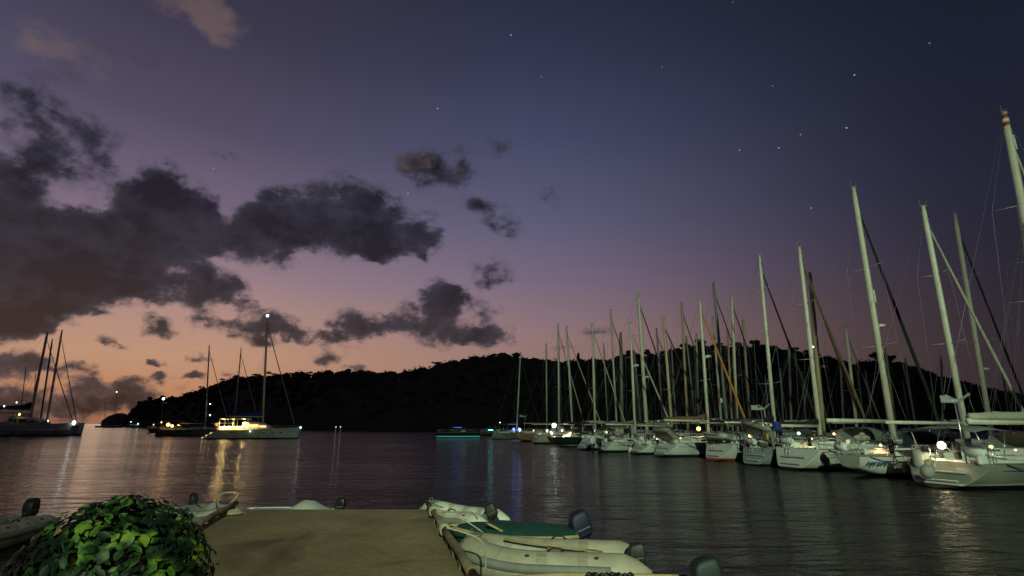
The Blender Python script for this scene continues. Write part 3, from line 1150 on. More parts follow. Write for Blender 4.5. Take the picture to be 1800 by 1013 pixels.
def sail_rig(root, mx, my, zb, top, lean, rot, L, bow, o):
    """mast, spreaders, stays, boom, furled jib; lean is the offset of the masthead in the world's x"""
    lx, ly = lean * math.cos(-rot), lean * math.sin(-rot)
    r = o.get("mast_r", .125)
    mm = M[o.get("mast_m", "mast")]
    P = lambda k: Vector((mx + lx * k, my + ly * k, zb + (top - zb) * k))
    mast = MB().tube([P(0), P(.5), P(.93), P(1)], [r, r, r * .9, r * .62], 10, ry=1.25).build("mast", mm, root)
    hd = MB()
    hd.bbox(P(1) + Vector((.02, 0, .03)), (.46, .14, .08), .02)
    hd.tube([P(1) + Vector((-.2, 0, .05)), P(1) + Vector((-.2, 0, .45))], .012, 4)
    hd.tube([P(1) + Vector((.18, 0, .05)), P(1) + Vector((.26, 0, .32)), P(1) + Vector((.5, 0, .34))], .010, 4)
    hd.build("masthead", M["mast_grey"], mast)
    sw = []
    for k in o.get("spreaders", (.42, .70)):
        w = .085 * (top - zb) * (1.15 - .5 * k)
        for s in (1, -1):
            MB().tube([P(k), P(k) + Vector((-.25, s * w, .06))], [.04, .022], 5, ry=.5).build("spreader", mm, mast)
        sw.append((k, w))
    rg = MB()
    bh = o.get("B", 3.6) / 2 * .9
    for s in (1, -1):
        pts = [Vector((mx - .2, my + s * bh, zb))] + [P(k) + Vector((-.25, s * w, .06)) for (k, w) in sw] + [P(.985)]
        rg.tube(pts, .011, 4)
        rg.tube([Vector((mx - .5, my + s * bh * .95, zb)), P(sw[0][0])], .010, 4)
    rg.tube([Vector((bow[0], 0, bow[1])), P(o.get("frac", .96))], .012, 4)
    rg.tube([Vector((-L / 2 + .3, 0, zb)), P(1)], .011, 4)
    for q in o.get("halyards", (.35,)):
        rg.tube([P(0) + Vector((q, .1, 0)), P(.97) + Vector((.14, .05, 0))], .008, 4)
    rg.build("standing_rigging", M["wire"], root)
    # furled headsail
    if o.get("jib", "canvas_cream"):
        a, b = Vector((bow[0], 0, bow[1] + .55)), P(o.get("frac", .96) * .97)
        jr = o.get("jib_r", .075)
        j = MB()
        pts = [a.lerp(b, k) for k in (0, .05, .3, .6, .9, .96, 1)]
        j.tube(pts, [jr * .5, jr * 1.1, jr * 1.25, jr * 1.05, jr * .75, jr * .5, .02], 8)
        fj = j.build("furled_jib", M[o.get("jib", "canvas_cream")], root)
        MB().tube([a - Vector((0, 0, .25)), a - Vector((0, 0, .08))], [.13, .13], 10).build("furler_drum", M["black"], fj)
    # boom with the mainsail stowed
    bl = o.get("boom", .38 * L)
    if bl:
        bz = o.get("boom_z", 2.75)
        kk = (bz - zb) / (top - zb)
        A = P(kk) + Vector((-.12, 0, 0))
        Bm = A + Vector((-bl, o.get("boom_y", 0), .06))
        boom = MB().tube([A, Bm], o.get("boom_r", .075), 8, ry=1.3).build("boom", mm, root)
        cv = o.get("cover", "canvas_cream")
        if cv:
            ch = o.get("cover_h", .26)
            rr = []
            rnd = random.Random(int(L * 100 + top * 10))
            for i in range(9):
                k = i / 8
                c = A.lerp(Bm, k * .96 + .01)
                hh = ch * (1.0 + .7 * max(0, 1 - k * 4)) * (1 - .45 * k) * rnd.uniform(.9, 1.1)
                ww = .11 + ch * .28 * (1 - .4 * k)
                rr.append([(c.x, c.y + ww * math.cos(q) * (1 if math.sin(q) < .3 else .6), c.z + .05 + hh * (.5 + .5 * math.sin(q))) for q in [2 * math.pi * z / 10 for z in range(10)]])
            MB().loft(rr).build("sail_cover", M[cv], boom)
        if o.get("lazyjacks"):
            lz = MB()
            for k in (.3, .55, .8):
                for s in (-.08, .08):
                    lz.tube([A.lerp(Bm, k) + Vector((0, s, 0)), P(.66)], .007, 3)
            lz.build("lazy_jack", M["wire"], boom)
    for (k, kind) in o.get("gear", ()):
        if kind == "radar":
            g = MB()
            g.tube([P(k) + Vector((0, -.02, 0)), P(k) + Vector((.42, -.02, 0))], .04, 5)
            g.tube([P(k) + Vector((.45, -.02, .03)), P(k) + Vector((.45, -.02, .08)), P(k) + Vector((.45, -.02, .2)), P(k) + Vector((.45, -.02, .26))], [.2, .3, .3, .18], 12)
            g.build("radar_dome", M["white"], mast)
        elif kind == "reflector":
            g = MB()
            g.tube([P(k) + Vector((.26, 0, -.45)), P(k) + Vector((.26, 0, .45))], .14, 10)
            g.build("radar_reflector", M["white"], mast)
        elif kind == "light":
            bulb("deck_light", mast, P(k) + Vector((.15, -.1, 0)), .07, G_WHITE)
    return mast, P


def sailboat(stern, heading, L, mast_d, top, lean, label, group, o):
    """stern: world xy of the transom on the waterline; heading in degrees; mast_d metres from the stern"""
    rot = R(heading)
    h = Vector((math.cos(rot), math.sin(rot), 0))
    c = Vector((stern[0], stern[1], 0)) + h * (L / 2)
    B = o.get("B", L * .31)
    o["B"] = B
    Fb = o.get("F", 1.15)
    root = empty("sailboat", c, rot, label, "sailboat", group)
    rings, hull = build_hull(root, L, B, Fb, HM[o.get("hull", "white")], M["deck"] if not o.get("teak") else M["teak"],
                             tr=o.get("tr", .80), scoop=o.get("scoop", .9), rake=o.get("rake", 1.1), counter=o.get("counter", False))
    mx = -L / 2 + mast_d
    simple = o.get("simple", False)
    _, zb = sheer(rings, mx)
    cabin_trunk(root, rings, mx - L * .20, min(mx + L * .16, L * .34), o.get("cabin_h", .45), .62, M["white"], 0 if simple else 3)
    bowx = L / 2 - .12
    _, bz = sheer(rings, bowx)
    mast, P = sail_rig(root, mx, 0, zb - .1, top, lean, rot, L, (bowx, bz), o)
    if simple:
        return root, rings, P
    guard_rails(root, rings, L)
    deck_gear(root, rings, L, mx, label)
    # cockpit
    x0 = -L / 2 + (1.1 if not o.get("counter") else 1.8)
    x1 = mx - L * .20
    ck = MB()
    for s in (1, -1):
        b, z = sheer(rings, (x0 + x1) / 2)
        ck.bbox(((x0 + x1) / 2, s * b * .62, z + .14), (x1 - x0, .16, .34), .04)
        ck.bbox(((x0 + x1) / 2 - .2, s * b * .45, z + .02), ((x1 - x0) * .8, .4, .12), .03)
    ck.build("cockpit", M["white"], root)
    steering_wheel(root, x0 + .7, zb + .75)
    if o.get("dodger"):
        b, z = sheer(rings, x1)
        dg = arch_canvas(x1 - .55, x1 + .85, b * 1.35, z + .28, o.get("dodger_h", .95)).build("dodger", M[o["dodger"]], root)
        wv = MB()
        wv.add([(x1 + .52, -b * .3, z + 1.05), (x1 + .52, b * .3, z + 1.05), (x1 + .92, b * .26, z + .55), (x1 + .92, -b * .26, z + .55)], [(0, 1, 2, 3)])
        wv.build("dodger_window", M["window"], dg)
    if o.get("bimini"):
        b, z = sheer(rings, x0 + .8)
        bimini_top(root, x0 - .1, x0 + o.get("bimini_l", 2.1), b * 1.5, z + o.get("bimini_h", 1.75), z + .1, M[o["bimini"]])
    # transom fittings
    r0 = rings[0]
    if not o.get("counter"):
        sc0 = o.get("scoop", .9)
        for i, (u, w) in enumerate(((.42, .9), (.68, .8))):
            k = int(round((1 - u) * 7))
            z = r0[k][2]
            x = r0[k][0]
            MB().bbox((x - .02, 0, z), (.34, r0[k][1] * 2 * .62, .07), .025).build("stern_step", M["deck"], hull)
        k = 4
        MB().box((r0[k][0] - .012, 0, r0[k][2] - .16), (.03, r0[k][1] * 1.5, .05)).build("transom_slot", M["black"], hull)
        ld = MB()
        for s in (.14, -.14):
            ld.tube([(r0[1][0] + .05, .5 + s, r0[0][2] + .5), (r0[3][0] - .06, .5 + s, .3)], .017, 5)
        for q in (.25, .5, .75):
            ld.tube([(r0[1][0] + .05 + (r0[3][0] - .11 - r0[1][0]) * q, .36, r0[0][2] + .5 + (.3 - r0[0][2] - .5) * q), (r0[1][0] + .05 + (r0[3][0] - .11 - r0[1][0]) * q, .64, r0[0][2] + .5 + (.3 - r0[0][2] - .5) * q)], .014, 4)
        ld.build("boarding_ladder", M["steel"], root)
    # portlights in the topsides
    for i in range(o.get("ports", 3)):
        x = -L * .12 + i * L * .12
        for s in (-1,):
            b, z = sheer(rings, x)
            MB().bbox((x, s * (b * .985), z - .30), (.42, .06, .12), .02).build("portlight", M["window"], hull)
    if o.get("arch"):
        z = sheer(rings, x0)[1]
        b = sheer(rings, x0)[0]
        ar = MB()
        for s in (1, -1):
            ar.tube([(x0 - .2, s * b * .85, z), (x0 - .35, s * b * .82, z + 1.5), (x0 - .7, s * b * .7, z + 1.85)], .03, 6)
            ar.tube([(x0 - .7, s * b * .7, z + 1.85), (x0 - 1.5, s * b * .6, z + 1.75)], .03, 6)
        ar.tube([(x0 - .7, b * .7, z + 1.85), (x0 - .7, -b * .7, z + 1.85)], .03, 6)
        ar.tube([(x0 - .35, b * .82, z + 1.5), (x0 - .35, -b * .82, z + 1.5)], .03, 6)
        arch = ar.build("davit_arch", M["steel"], root)
        if o["arch"] == "solar":
            MB().box((x0 - .75, 0, z + 1.95), (1.0, b * 1.5, .04), Matrix.Rotation(R(6), 3, "Y")).build("solar_panel", M["window"], arch)
    if o.get("windgen"):
        z = sheer(rings, x0)[1]
        b = sheer(rings, x0)[0]
        w = MB()
        w.tube([(x0 - .6, -b * .7, z), (x0 - .6, -b * .7, z + 2.5)], .03, 6)
        pole = w.build("generator_pole", M["steel"], root)
        g = MB()
        c0 = Vector((x0 - .6, -b * .7, z + 2.58))
        g.tube([c0 + Vector((-.25, 0, 0)), c0 + Vector((.1, 0, 0)), c0 + Vector((.3, 0, 0))], [.09, .1, .04], 8)
        g.box(c0 + Vector((-.55, 0, .08)), (.55, .02, .3))
        for i in range(3):
            a = i * 2.094 + .5
            g.box(c0 + Vector((.25, math.cos(a) * .3, math.sin(a) * .3)), (.02, .1, .55), Matrix.Rotation(a - math.pi / 2, 3, "X"))
        g.build("wind_generator", M["grey"], pole)
    return root, rings, P


def deck_gear(root, rings, L, mx, seed):
    rnd = random.Random(seed)
    x0 = rings[0][0][0] + .25
    b, z = sheer(rings, x0 + .3)
    if rnd.random() < .7:
        s = rnd.choice((-1, 1))
        MB().tube([(x0, s * b * .55 - .38, z + .42), (x0, s * b * .55 - .34, z + .42), (x0, s * b * .55 + .34, z + .42), (x0, s * b * .55 + .38, z + .42)], [.14, .21, .21, .14], 12).build("liferaft_canister", M["white"], root)
    for k in range(rnd.randint(1, 3)):
        x = mx - .4 + .34 * k
        bb, zz = sheer(rings, x)
        MB().bbox((x, -bb * .86, zz + .2), (.18, .30, .40), .05).build("jerry_can", M[rnd.choice(("blue_paint", "red", "canvas_grey", "yellow"))], root)
    for k in range(2):
        x = -L * .22 + .5 * k
        bb, zz = sheer(rings, x)
        for s in (1, -1):
            MB().tube([(x, s * bb * .62, zz + .30), (x, s * bb * .62, zz + .38), (x, s * bb * .62, zz + .48)], [.09, .06, .075], 10).build("winch", M["steel"], root)
    pts = []
    xa = rings[0][0][0] + .5
    for i in range(9):
        k = i / 8
        x = xa + (L * .42) * k
        bb, zz = sheer(rings, x)
        sag = math.sin(math.pi * k)
        pts.append((x, -(bb * (1 - .04 * sag) + .05), zz - .02 - (zz - .45) * sag * rnd.uniform(.75, .95)))
    MB().tube(pts, .02, 5).build("mooring_line", M["rope_dark"], root)
    cs = MB()
    cs.tube([Vector((r_[-2][0], r_[-2][1] - .012, r_[-2][2] - .02)) for r_ in rings[1:-1]], .018, 4)
    cs.build("cove_stripe", M[rnd.choice(("canvas_navy", "black", "red", "blue_paint"))], root)


def local(root, p):
    q = Vector(p) - root.location
    a = -root.rotation_euler.z
    return Vector((q.x * math.cos(a) - q.y * math.sin(a), q.x * math.sin(a) + q.y * math.cos(a), q.z))


def world_pt(root, p):
    a = root.rotation_euler.z
    return root.location + Vector((p[0] * math.cos(a) - p[1] * math.sin(a), p[0] * math.sin(a) + p[1] * math.cos(a), p[2]))


ROW = "yachts moored stern-out along the marina"
BOATS = {}


def front(key, S, th, L, d, top, lean, label, **o):
    BOATS[key] = sailboat(S, th, L, d, top, lean, label, ROW, o)
    return BOATS[key]


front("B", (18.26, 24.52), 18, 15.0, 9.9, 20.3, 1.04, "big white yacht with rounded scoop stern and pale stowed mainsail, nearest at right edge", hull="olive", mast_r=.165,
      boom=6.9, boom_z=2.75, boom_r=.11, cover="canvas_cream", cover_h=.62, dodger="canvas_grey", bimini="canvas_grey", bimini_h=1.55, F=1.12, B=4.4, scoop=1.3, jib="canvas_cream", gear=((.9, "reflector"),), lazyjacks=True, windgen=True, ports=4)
front("C", (17.99, 29.65), 10, 12.5, 7.6, 15.85, .19, "white classic yacht with long overhanging counter stern, blue name lettering and dark sprayhood", hull="white", counter=True, mast_r=.145,
      boom=5.0, boom_z=2.72, cover=None, dodger="canvas_navy", F=1.12, B=3.5, jib="canvas_cream", jib_r=.07, tr=.5, ports=0)
front("D", (16.70, 33.95), 18, 14.0, 9.1, 19.83, .19, "tall-masted white yacht with stepped scoop transom, radar dome and dark furled headsail", hull="white_line", mast_r=.17,
      boom=5.4, boom_z=2.85, cover=None, boom_r=.10, bimini=None, dodger="canvas_grey", jib="canvas_black", jib_r=.09, gear=((.43, "radar"), (.55, "reflector")), F=1.3, B=4.2, spreaders=(.36, .66))
front("E", (15.97, 37.60), 18, 11.5, 6.4, 16.07, .41, "grey-sided yacht with round white transom, cream boom and yellow buoy on its rail", hull="grey", mast_r=.14,
      boom=4.3, boom_z=2.55, cover="canvas_black", cover_h=.3, boom_r=.10, jib="canvas_brown", jib_r=.09, arch="davit", F=1.15, B=3.7, gear=((.48, "light"),), windgen=True)
front("F", (15.02, 42.15), 18, 11.3, 6.3, 16.82, .46, "white yacht with orange-red bottom paint and black stowed mainsail", hull="white_red", mast_r=.13,
      boom=4.6, boom_z=2.75, cover="canvas_black", cover_h=.38, jib="canvas_black", jib_r=.08, arch="davit", F=1.3, B=3.8, bimini="canvas_brown", bimini_h=1.5, spreaders=(.30, .58, .80))
front("G", (12.17, 47.16), 18, 10.2, 5.5, 13.97, .27, "small white yacht with broad square stern, brown mainsail cover and inflatable on davits", hull="white",
      boom=4.4, boom_z=2.95, cover="canvas_brown", cover_h=.38, jib="canvas_orange", jib_r=.085, arch="davit", F=1.2, B=3.6, gear=((.58, "radar"),), scoop=1.3)
front("H", (10.75, 50.61), 18, 9.3, 4.6, 12.84, -.08, "low white yacht with tan mast and thin stanchions beside the brown mainsail cover", hull="white", mast_m="mast_tan",
      boom=3.6, boom_z=2.5, cover="canvas_grey", F=1.0, B=3.3, scoop=1.4, jib="canvas_black")
front("N", (8.48, 54.61), 18, 9.0, 4.2, 13.13, .12, "small white yacht with two outboard engines on its stern and a grey awning", hull="white",
      boom=3.2, boom_z=2.6, cover="canvas_grey", F=1.0, B=3.2, bimini="canvas_grey", bimini_h=1.5, gear=((.62, "radar"),))
front("I", (6.98, 59.30), 18, 13.5, 8.6, 17.76, -.04, "long pale-green-lit white yacht with large cream sprayhood and thick pale mast", hull="white", mast_r=.19,
      boom=5.2, boom_z=2.6, cover="canvas_navy", cover_h=.25, dodger="canvas_cream", dodger_h=1.35, bimini="canvas_cream", bimini_h=1.85, jib="canvas_navy", gear=((.40, "radar"),), F=1.25, B=4.0, scoop=1.5)
front("J", (5.03, 68.11), 18, 10.6, 5.8, 15.55, .14, "dark green-hulled yacht with brightly lit cockpit under an arched awning", hull="dark",
      boom=4.2, boom_z=2.6, cover="canvas_black", dodger="canvas_black", bimini="canvas_black", F=1.2, B=3.5, counter=True, mast_r=.15)
front("K", (2.79, 77.77), 18, 11.3, 6.3, 16.92, -.50, "cream-hulled yacht with a pale sprayhood left of the bright white lamp", hull="cream",
      boom=4.4, boom_z=2.6, cover="canvas_brown", dodger="canvas_cream", F=1.25, B=3.6, mast_r=.15)
front("L", (0.45, 87.74), 18, 12.5, 7.6, 19.2, .25, "tan-hulled ketch with wind generator and radar bracket at its stern", hull="tan", mast_r=.16,
      boom=4.6, boom_z=2.6, cover="canvas_brown", F=1.3, B=3.9, windgen=True, counter=True)
front("M", (-3.93, 100.68), 18, 10.0, 5.0, 15.95, .82, "yacht with blue-lit cockpit awning at the outer end of the marina", hull="grey",
      boom=3.6, boom_z=2.6, cover="canvas_navy", bimini="canvas_navy", F=1.1, B=3.4, mast_r=.13, jib="canvas_navy")

# red and white bands round the nearest mast's head
rb, _, PB = BOATS["B"]
mast_b = next(c for c in rb.children if c.name.startswith("mast"))
for (k, m_) in ((.985, "red"), (.972, "white"), (.959, "red")):
    MB().tube([PB(k - .006), PB(k + .006)], .162, 12).build("painted_band", M[m_], mast_b)

BACK = [  # masthead px, py, mast x, mast y, height, length, lean, label, options
    (7.26, 113.75, 19.28, 13.0, .14, "grey mast with crossing stays beyond the tan ketch", {}),
    (9.6, 109.69, 19.28, 13.0, .13, "thin mast just right of the tan ketch's tall mast", {"mast_m": "mast_tan"}),
    (17.68, 101.68, 17.52, 12.6, -.21, "slim pale mast right of the dark green yacht's mast", {}),
    (16.44, 86.69, 21.04, 13.0, -.15, "tall tapering mast with whip aerial left of the thick pale mast", {"jib": "canvas_brown"}),
    (19.81, 97.58, 19.04, 13.0, .62, "broad grey shrouded mast behind the small awning yacht", {"mast_r": .3, "mast_m": "mast_grey"}),
    (25.24, 108.55, 17.12, 12.3, -.53, "short leaning mast just left of the thick pale mast", {"mast_m": "mast_grey"}),
    (22.4, 81.44, 16.96, 12.2, -.06, "grey mast second right of the thick pale mast", {"mast_m": "mast_grey", "jib": "canvas_black"}),
    (31.46, 105.11, 17.68, 12.7, .24, "dim mast right of the tan mast, half hidden by stays", {"mast_m": "mast_grey"}),
    (23.54, 72.99, 19.12, 13.0, .54, "mast with a teal topped head left of the orange furled sail", {"mast_m": "mast_tan", "jib": "canvas_green"}),
    (31.17, 93.73, 17.68, 12.7, -.54, "teal-grey mast leaning beside the teal topped mast", {"mast_m": "mast_grey"}),
    (30.55, 88.8, 17.28, 12.4, .97, "thin straight mast with small radar left of the orange furled sail", {"gear": ((.3, "radar"),)}),
    (30.46, 79.65, 18.4, 13.0, .22, "mast crossing behind the orange furled sail", {"mast_r": .15}),
    (27.24, 69.62, 21.12, 13.0, -.01, "tall grey mast with two spreaders above the orange furled sail", {"mast_m": "mast_grey", "mast_r": .18, "jib": "canvas_navy", "spreaders": (.4, .62)}),
    (34.71, 85.79, 17.44, 12.6, .85, "shorter pale mast just right of the orange furled sail", {"mast_m": "mast_tan"}),
    (24.78, 59.57, 17.04, 12.3, .97, "bright straight mast right of the orange furled sail", {"mast_r": .15, "jib": "canvas_navy"}),
    (28.44, 65.2, 15.12, 10.9, .59, "yellowish mast left of the red-bottomed yacht's mast", {"mast_m": "mast_tan"}),
    (60.8, 129.51, 14.0, 10.1, .39, "faint distant mast behind the red-bottomed yacht's mast", {"mast_m": "mast_grey"}),
    (57.42, 115.58, 14.0, 10.1, .93, "faint distant mast between the red-bottomed yacht's mast and the grey yacht's", {"mast_m": "mast_grey"}),
    (39.32, 76.4, 14.0, 10.1, 1.29, "grey-green mast where the black furled headsail ends", {"mast_m": "mast_grey"}),
    (66.1, 123.02, 14.08, 10.1, .77, "short dim mast behind the grey-sided yacht's mast", {"mast_m": "mast_grey"}),
    (29.26, 51.11, 17.28, 12.4, .96, "thick tan mast paired with the grey-sided yacht's mast, with tan furled sail", {"mast_r": .2, "mast_m": "mast_tan", "jib": "canvas_brown", "jib_r": .1, "gear": ((.42, "radar"),)}),
    (60.47, 99.44, 14.0, 10.1, 1.31, "dim mast behind the foot of the tan furled sail", {"mast_m": "mast_grey"}),
    (40.17, 63.74, 14.0, 10.1, .63, "pale bare mast rising past the tan furled sail", {"jib": "canvas_grey"}),
    (77.73, 118.13, 14.0, 10.1, .14, "very dim mast left of the tall mast with radar dome", {"mast_m": "mast_grey"}),
    (57.66, 82.4, 14.0, 10.1, .5, "tan mast directly beside the tall mast with radar dome", {"mast_m": "mast_tan", "mast_r": .16}),
    (109.54, 151.24, 14.0, 10.1, .48, "very distant short mast right of the tall mast with radar dome", {"mast_m": "mast_grey"}),
    (71.44, 97.21, 14.16, 10.2, .38, "grey mast right of the tan mast by the radar dome", {"mast_m": "mast_grey"}),
    (111.14, 143.25, 14.0, 10.1, .71, "distant mast at the foot of the long black furled sail", {"mast_m": "mast_grey"}),
    (74.07, 93.32, 14.0, 10.1, 2.05, "dim reddish mast left of the classic yacht's mast", {"mast_m": "mast_grey"}),
    (37.75, 42.97, 20.32, 13.0, .95, "tall slim mast with dark furled headsail right of the classic yacht's mast", {"mast_r": .15, "jib": "canvas_black", "gear": ((.30, "radar"),)}),
    (94.96, 104.31, 14.0, 10.1, .94, "dim distant mast low at the right edge", {"mast_m": "mast_grey"}),
    (39.07, 38.86, 20.56, 13.0, 1.69, "mast cut by the right edge beneath the red-banded masthead", {"mast_r": .16, "gear": ((.8, "reflector"),)}),
]
for (mx_, my_, top, L, lean, lab, o) in BACK:
    o = dict(o)
    o.setdefault("jib", None)
    o.setdefault("mast_r", .15)
    o["simple"] = True
    o.setdefault("cover", random.Random(lab).choice(["canvas_cream", "canvas_navy", "canvas_black", "canvas_brown"]))
    d = .56 * L
    h = Vector((math.cos(R(18)), math.sin(R(18)), 0))
    S = Vector((mx_ - lean / 2, my_, 0)) - h * d
    sailboat((S.x, S.y), 18, L, d, top, lean, "moored yacht: " + lab, "yachts moored behind the front row", o)


# ================================================================== catamarans on the left
def point(name, parent, loc, watts, colr, radius=.1, kind="SPOT"):
    # shaded boat lamp: throws its light down into the cockpit
    d = bpy.data.lights.new(name, kind)
    d.energy = watts
    d.color = colr
    if kind == "SPOT":
        d.spot_size = R(140)
        d.spot_blend = 0.6
    d.shadow_soft_size = radius
    o = bpy.data.objects.new(name, d)
    o.location = loc
    o.parent = parent
    col.objects.link(o)
    return o


def catamaran(c, heading, L, B, top, lean, label, lit, hm, cover, mast_frac=.58):
    rot = R(heading)
    root = empty("catamaran", (c[0], c[1], 0), rot, label, "catamaran", "catamarans at anchor")
    hulls = []
    for s in (1, -1):
        rings = hull_rings(L, 2.1, 1.75, tr=.72, scoop=2.3, rake=.25, N=19)
        rings = [[(x, y + s * (B / 2 - 1.05), z) for (x, y, z) in r_] for r_ in rings]
        mb = MB()
        mb.loft(rings, close=False, cap=False)
        mb.add(rings[0], [tuple(range(len(rings[0]) - 1, -1, -1))])
        hull = mb.build("hull", hm, root)
        d = MB()
        d.loft([[Vector(r_[0]) - Vector((0, .02, .03)), (Vector(r_[0]) + Vector(r_[-1])) / 2 + Vector((0, 0, .03)), Vector(r_[-1]) + Vector((0, .02, -.03))] for r_ in rings], close=False, cap=False)
        d.build("deck", M["deck"], hull)
        yo = s * (B / 2)
        for k, w in ((.30, .5), (.62, .3), (.71, .3), (.80, .34)):
            x = -L / 2 + L * k
            ro = min(rings, key=lambda r_: abs(r_[0][0] - x))
            yy = ro[0][1] if s > 0 else ro[-1][1]
            MB().bbox((x, yy - s * .01, 1.12), (w, .07, .16), .03).build("portlight", M["window"], hull)
        for i in range(3):   # steps down to the water
            z = .35 + .38 * i
            x = -L / 2 + .25 + .62 * i
            MB().bbox((x, s * (B / 2 - 1.05), z), (.62, 1.25, .1), .03).build("stern_step", M["white"], hull)
            if lit:
                MB().box((x - .28, s * (B / 2 - 1.05), z - .075), (.05, .7, .05)).build("step_light", G_STEP, hull)
        hulls.append(rings)
    zd = 1.62
    MB().bbox((-L * .06, 0, 1.15), (L * .62, B - 1.7, .75), .15).build("bridge_deck", M["white"], root)
    MB().tube([(L * .44, -(B / 2 - 1.05), 1.5), (L * .44, B / 2 - 1.05, 1.5)], .11, 8).build("forward_beam", M["mast"], root)
    tr = MB()
    tr.add([(L * .25, -B * .28, 1.52), (L * .43, -B * .30, 1.50), (L * .43, B * .30, 1.50), (L * .25, B * .28, 1.52)], [(0, 1, 2, 3)])
    tr.build("trampoline", M["canvas_black"], root)
    # saloon
    rr = []
    x0, x1 = -L * .12, L * .20
    for (k, hh, w) in ((0, 1.35, .34), (.35, 1.38, .345), (.7, 1.1, .33), (.9, .6, .30), (1, .12, .27)):
        x = x0 + (x1 - x0) * k
        w = w * B
        rr.append([(x, w, zd - .2), (x, w * .98, zd + hh * .5), (x, w * .9, zd + hh * .95), (x, 0, zd + hh * 1.06), (x, -w * .9, zd + hh * .95), (x, -w * .98, zd + hh * .5), (x, -w, zd - .2)])
    sal = MB().loft(rr, smooth=False).build("saloon", M["white"], root)
    wm = G_SALOON if lit else M["window"]
    for s in (1, -1):
        for i in range(3):
            ka, kb = .05 + .26 * i, .05 + .26 * i + .22
            w = .345 * B * .985 + .02
            xa, xb = x0 + (x1 - x0) * ka, x0 + (x1 - x0) * kb
            z0, z1 = zd + .45, zd + (.95 if i < 2 else .75)
            MB().add([(xa, s * w, z0), (xb, s * (w - .02 * i), z0), (xb, s * (w - .05 - .04 * i), z1), (xa, s * (w - .05), z1),
                      (xa, s * (w - .06), z0), (xb, s * (w - .1), z0), (xb, s * (w - .13), z1), (xa, s * (w - .11), z1)],
                     [(0, 1, 2, 3), (7, 6, 5, 4), (0, 4, 5, 1), (1, 5, 6, 2), (2, 6, 7, 3), (3, 7, 4, 0)]).build("window", wm if i == 2 or not lit else G_SALOON, sal)
    # cockpit roof on posts, bench, helm and lamps
    xr0, xr1 = -L * .36, -L * .06
    zr = zd + 1.95
    roof = MB().bbox(((xr0 + xr1) / 2, 0, zr), (xr1 - xr0, B * .74, .12), .05).build("cockpit_roof", M["white"], root)
    for s in (1, -1):
        for x in (xr0 + .15, (xr0 + xr1) / 2 - .1, xr1 - .1):
            MB().bbox((x, s * B * .34, (zd + zr) / 2 - .1), (.12, .1, zr - zd + .1), .02).build("roof_post", M["white"], root)
        MB().bbox(((xr0 + xr1) / 2, s * B * .33, zd + .22), (xr1 - xr0 - .3, .35, .75), .06).build("cockpit_bench", M["white"], root)
    MB().bbox(((xr0 + xr1) / 2 + .4, 0, zd + .35), (1.2, 1.4, .08), .03).build("cockpit_table", M["teak"], root)
    MB().bbox((xr1 + .05, 0, (zd + zr) / 2), (.08, B * .6, zr - zd - .2), .02).build("saloon_bulkhead", M["white"], root)
    helm = MB().bbox((xr1 - .3, -B * .26, zd + .6), (.4, .7, .9), .06).build("helm_console", M["white"], root)
    if lit:
        for (x, y) in ((xr0 + .8, -B * .2), (xr0 + .8, B * .2), (xr1 - .8, -B * .2)):
            f = MB().tube([(x, y, zr - .1), (x, y, zr - .06)], .12, 10).build("ceiling_lamp", G_WARM, roof)
            point("ceiling_lamp_light", root, (x, y, zr - .25), 85, (1.0, .66, .25), .1, "POINT")
            point("downlight", root, (x, y, zr - .2), 600, (1.0, .66, .25), .1)
        for x in (xr0 + .7, xr0 + 2.4, xr1 - .7):  # lamps added under the roof edge to brighten the bench's outer face
            MB().bbox((x, -B * .385, zr - .05), (.5, .08, .08), .02).build("side_lamp", G_WARM, roof)
            point("side_lamp_light", root, (x, -B * .42, zr - .2), 750, (1.0, .64, .22), .08)
        # things hung under the roof aft
        for i in range(4):
            MB().bbox((xr0 - .15 - .25 * i, -B * .3 + .5 * i, zd + .9 + .1 * (i % 2)), (.14, .25, .8 - .12 * i), .04).build("hung_gear", M["canvas_cream"] if i % 2 else M["teak"], root)
    # mast and rig
    mx = -L / 2 + L * mast_frac
    o = {"mast_r": .2 if lit else .27, "B": B, "boom": L * .36, "boom_z": zr + .45, "cover": cover, "cover_h": .85, "jib": "canvas_grey", "jib_r": .08, "boom_r": .11, "spreaders": (.5, .75), "lazyjacks": True}
    mast, P = sail_rig(root, mx, 0, zd + .9, top, lean, rot, L, (L * .44, 1.6), o)
    gr = MB()
    for s in (1, -1):
        prev = None
        for k in (.2, .32, .44, .56, .68, .8, .9, .97):
            x = -L / 2 + L * k
            p = Vector((x, s * (B / 2 - .25 - (.45 if k > .9 else 0)), 1.72))
            gr.tube([p - Vector((0, 0, .1)), p + Vector((0, 0, .62))], .018, 4)
            if prev is not None:
                for zz in (.6, .3):
                    gr.tube([prev + Vector((0, 0, zz)), p + Vector((0, 0, zz))], .012, 4)
            prev = p
    gr.build("guard_rail", M["steel"], root)
    return root, P


ca = at_h(446, 771, 0)
CAT_H = math.degrees(math.atan2(-ca.x, ca.y)) * .75
cat_root, PC = catamaran((ca.x, ca.y), CAT_H, 16.2, 8.0, 23.4, -1.5, "white catamaran with glowing yellow cockpit, blue mainsail cover and masthead light", True, HM["cat"], "canvas_blue")
mast_c = next(c for c in cat_root.children if c.name.startswith("mast"))
bulb("masthead_light", mast_c, PC(1) + Vector((0, 0, .3)), .28, G_WHITE)
bulb("bow_light", cat_root, (8.2, -2.9, 2.0), .20, G_COOL)
bulb("hull_lamp", cat_root, (-.3, -4.15, 1.35), .12, G_WHITE)
for i in range(6):
    MB().box((6.0 + .24 * i, -3.72 + .045 * i, 1.30), (.15, .06, .12 - .03 * (i % 3))).build("name_letter", M["black"], cat_root)
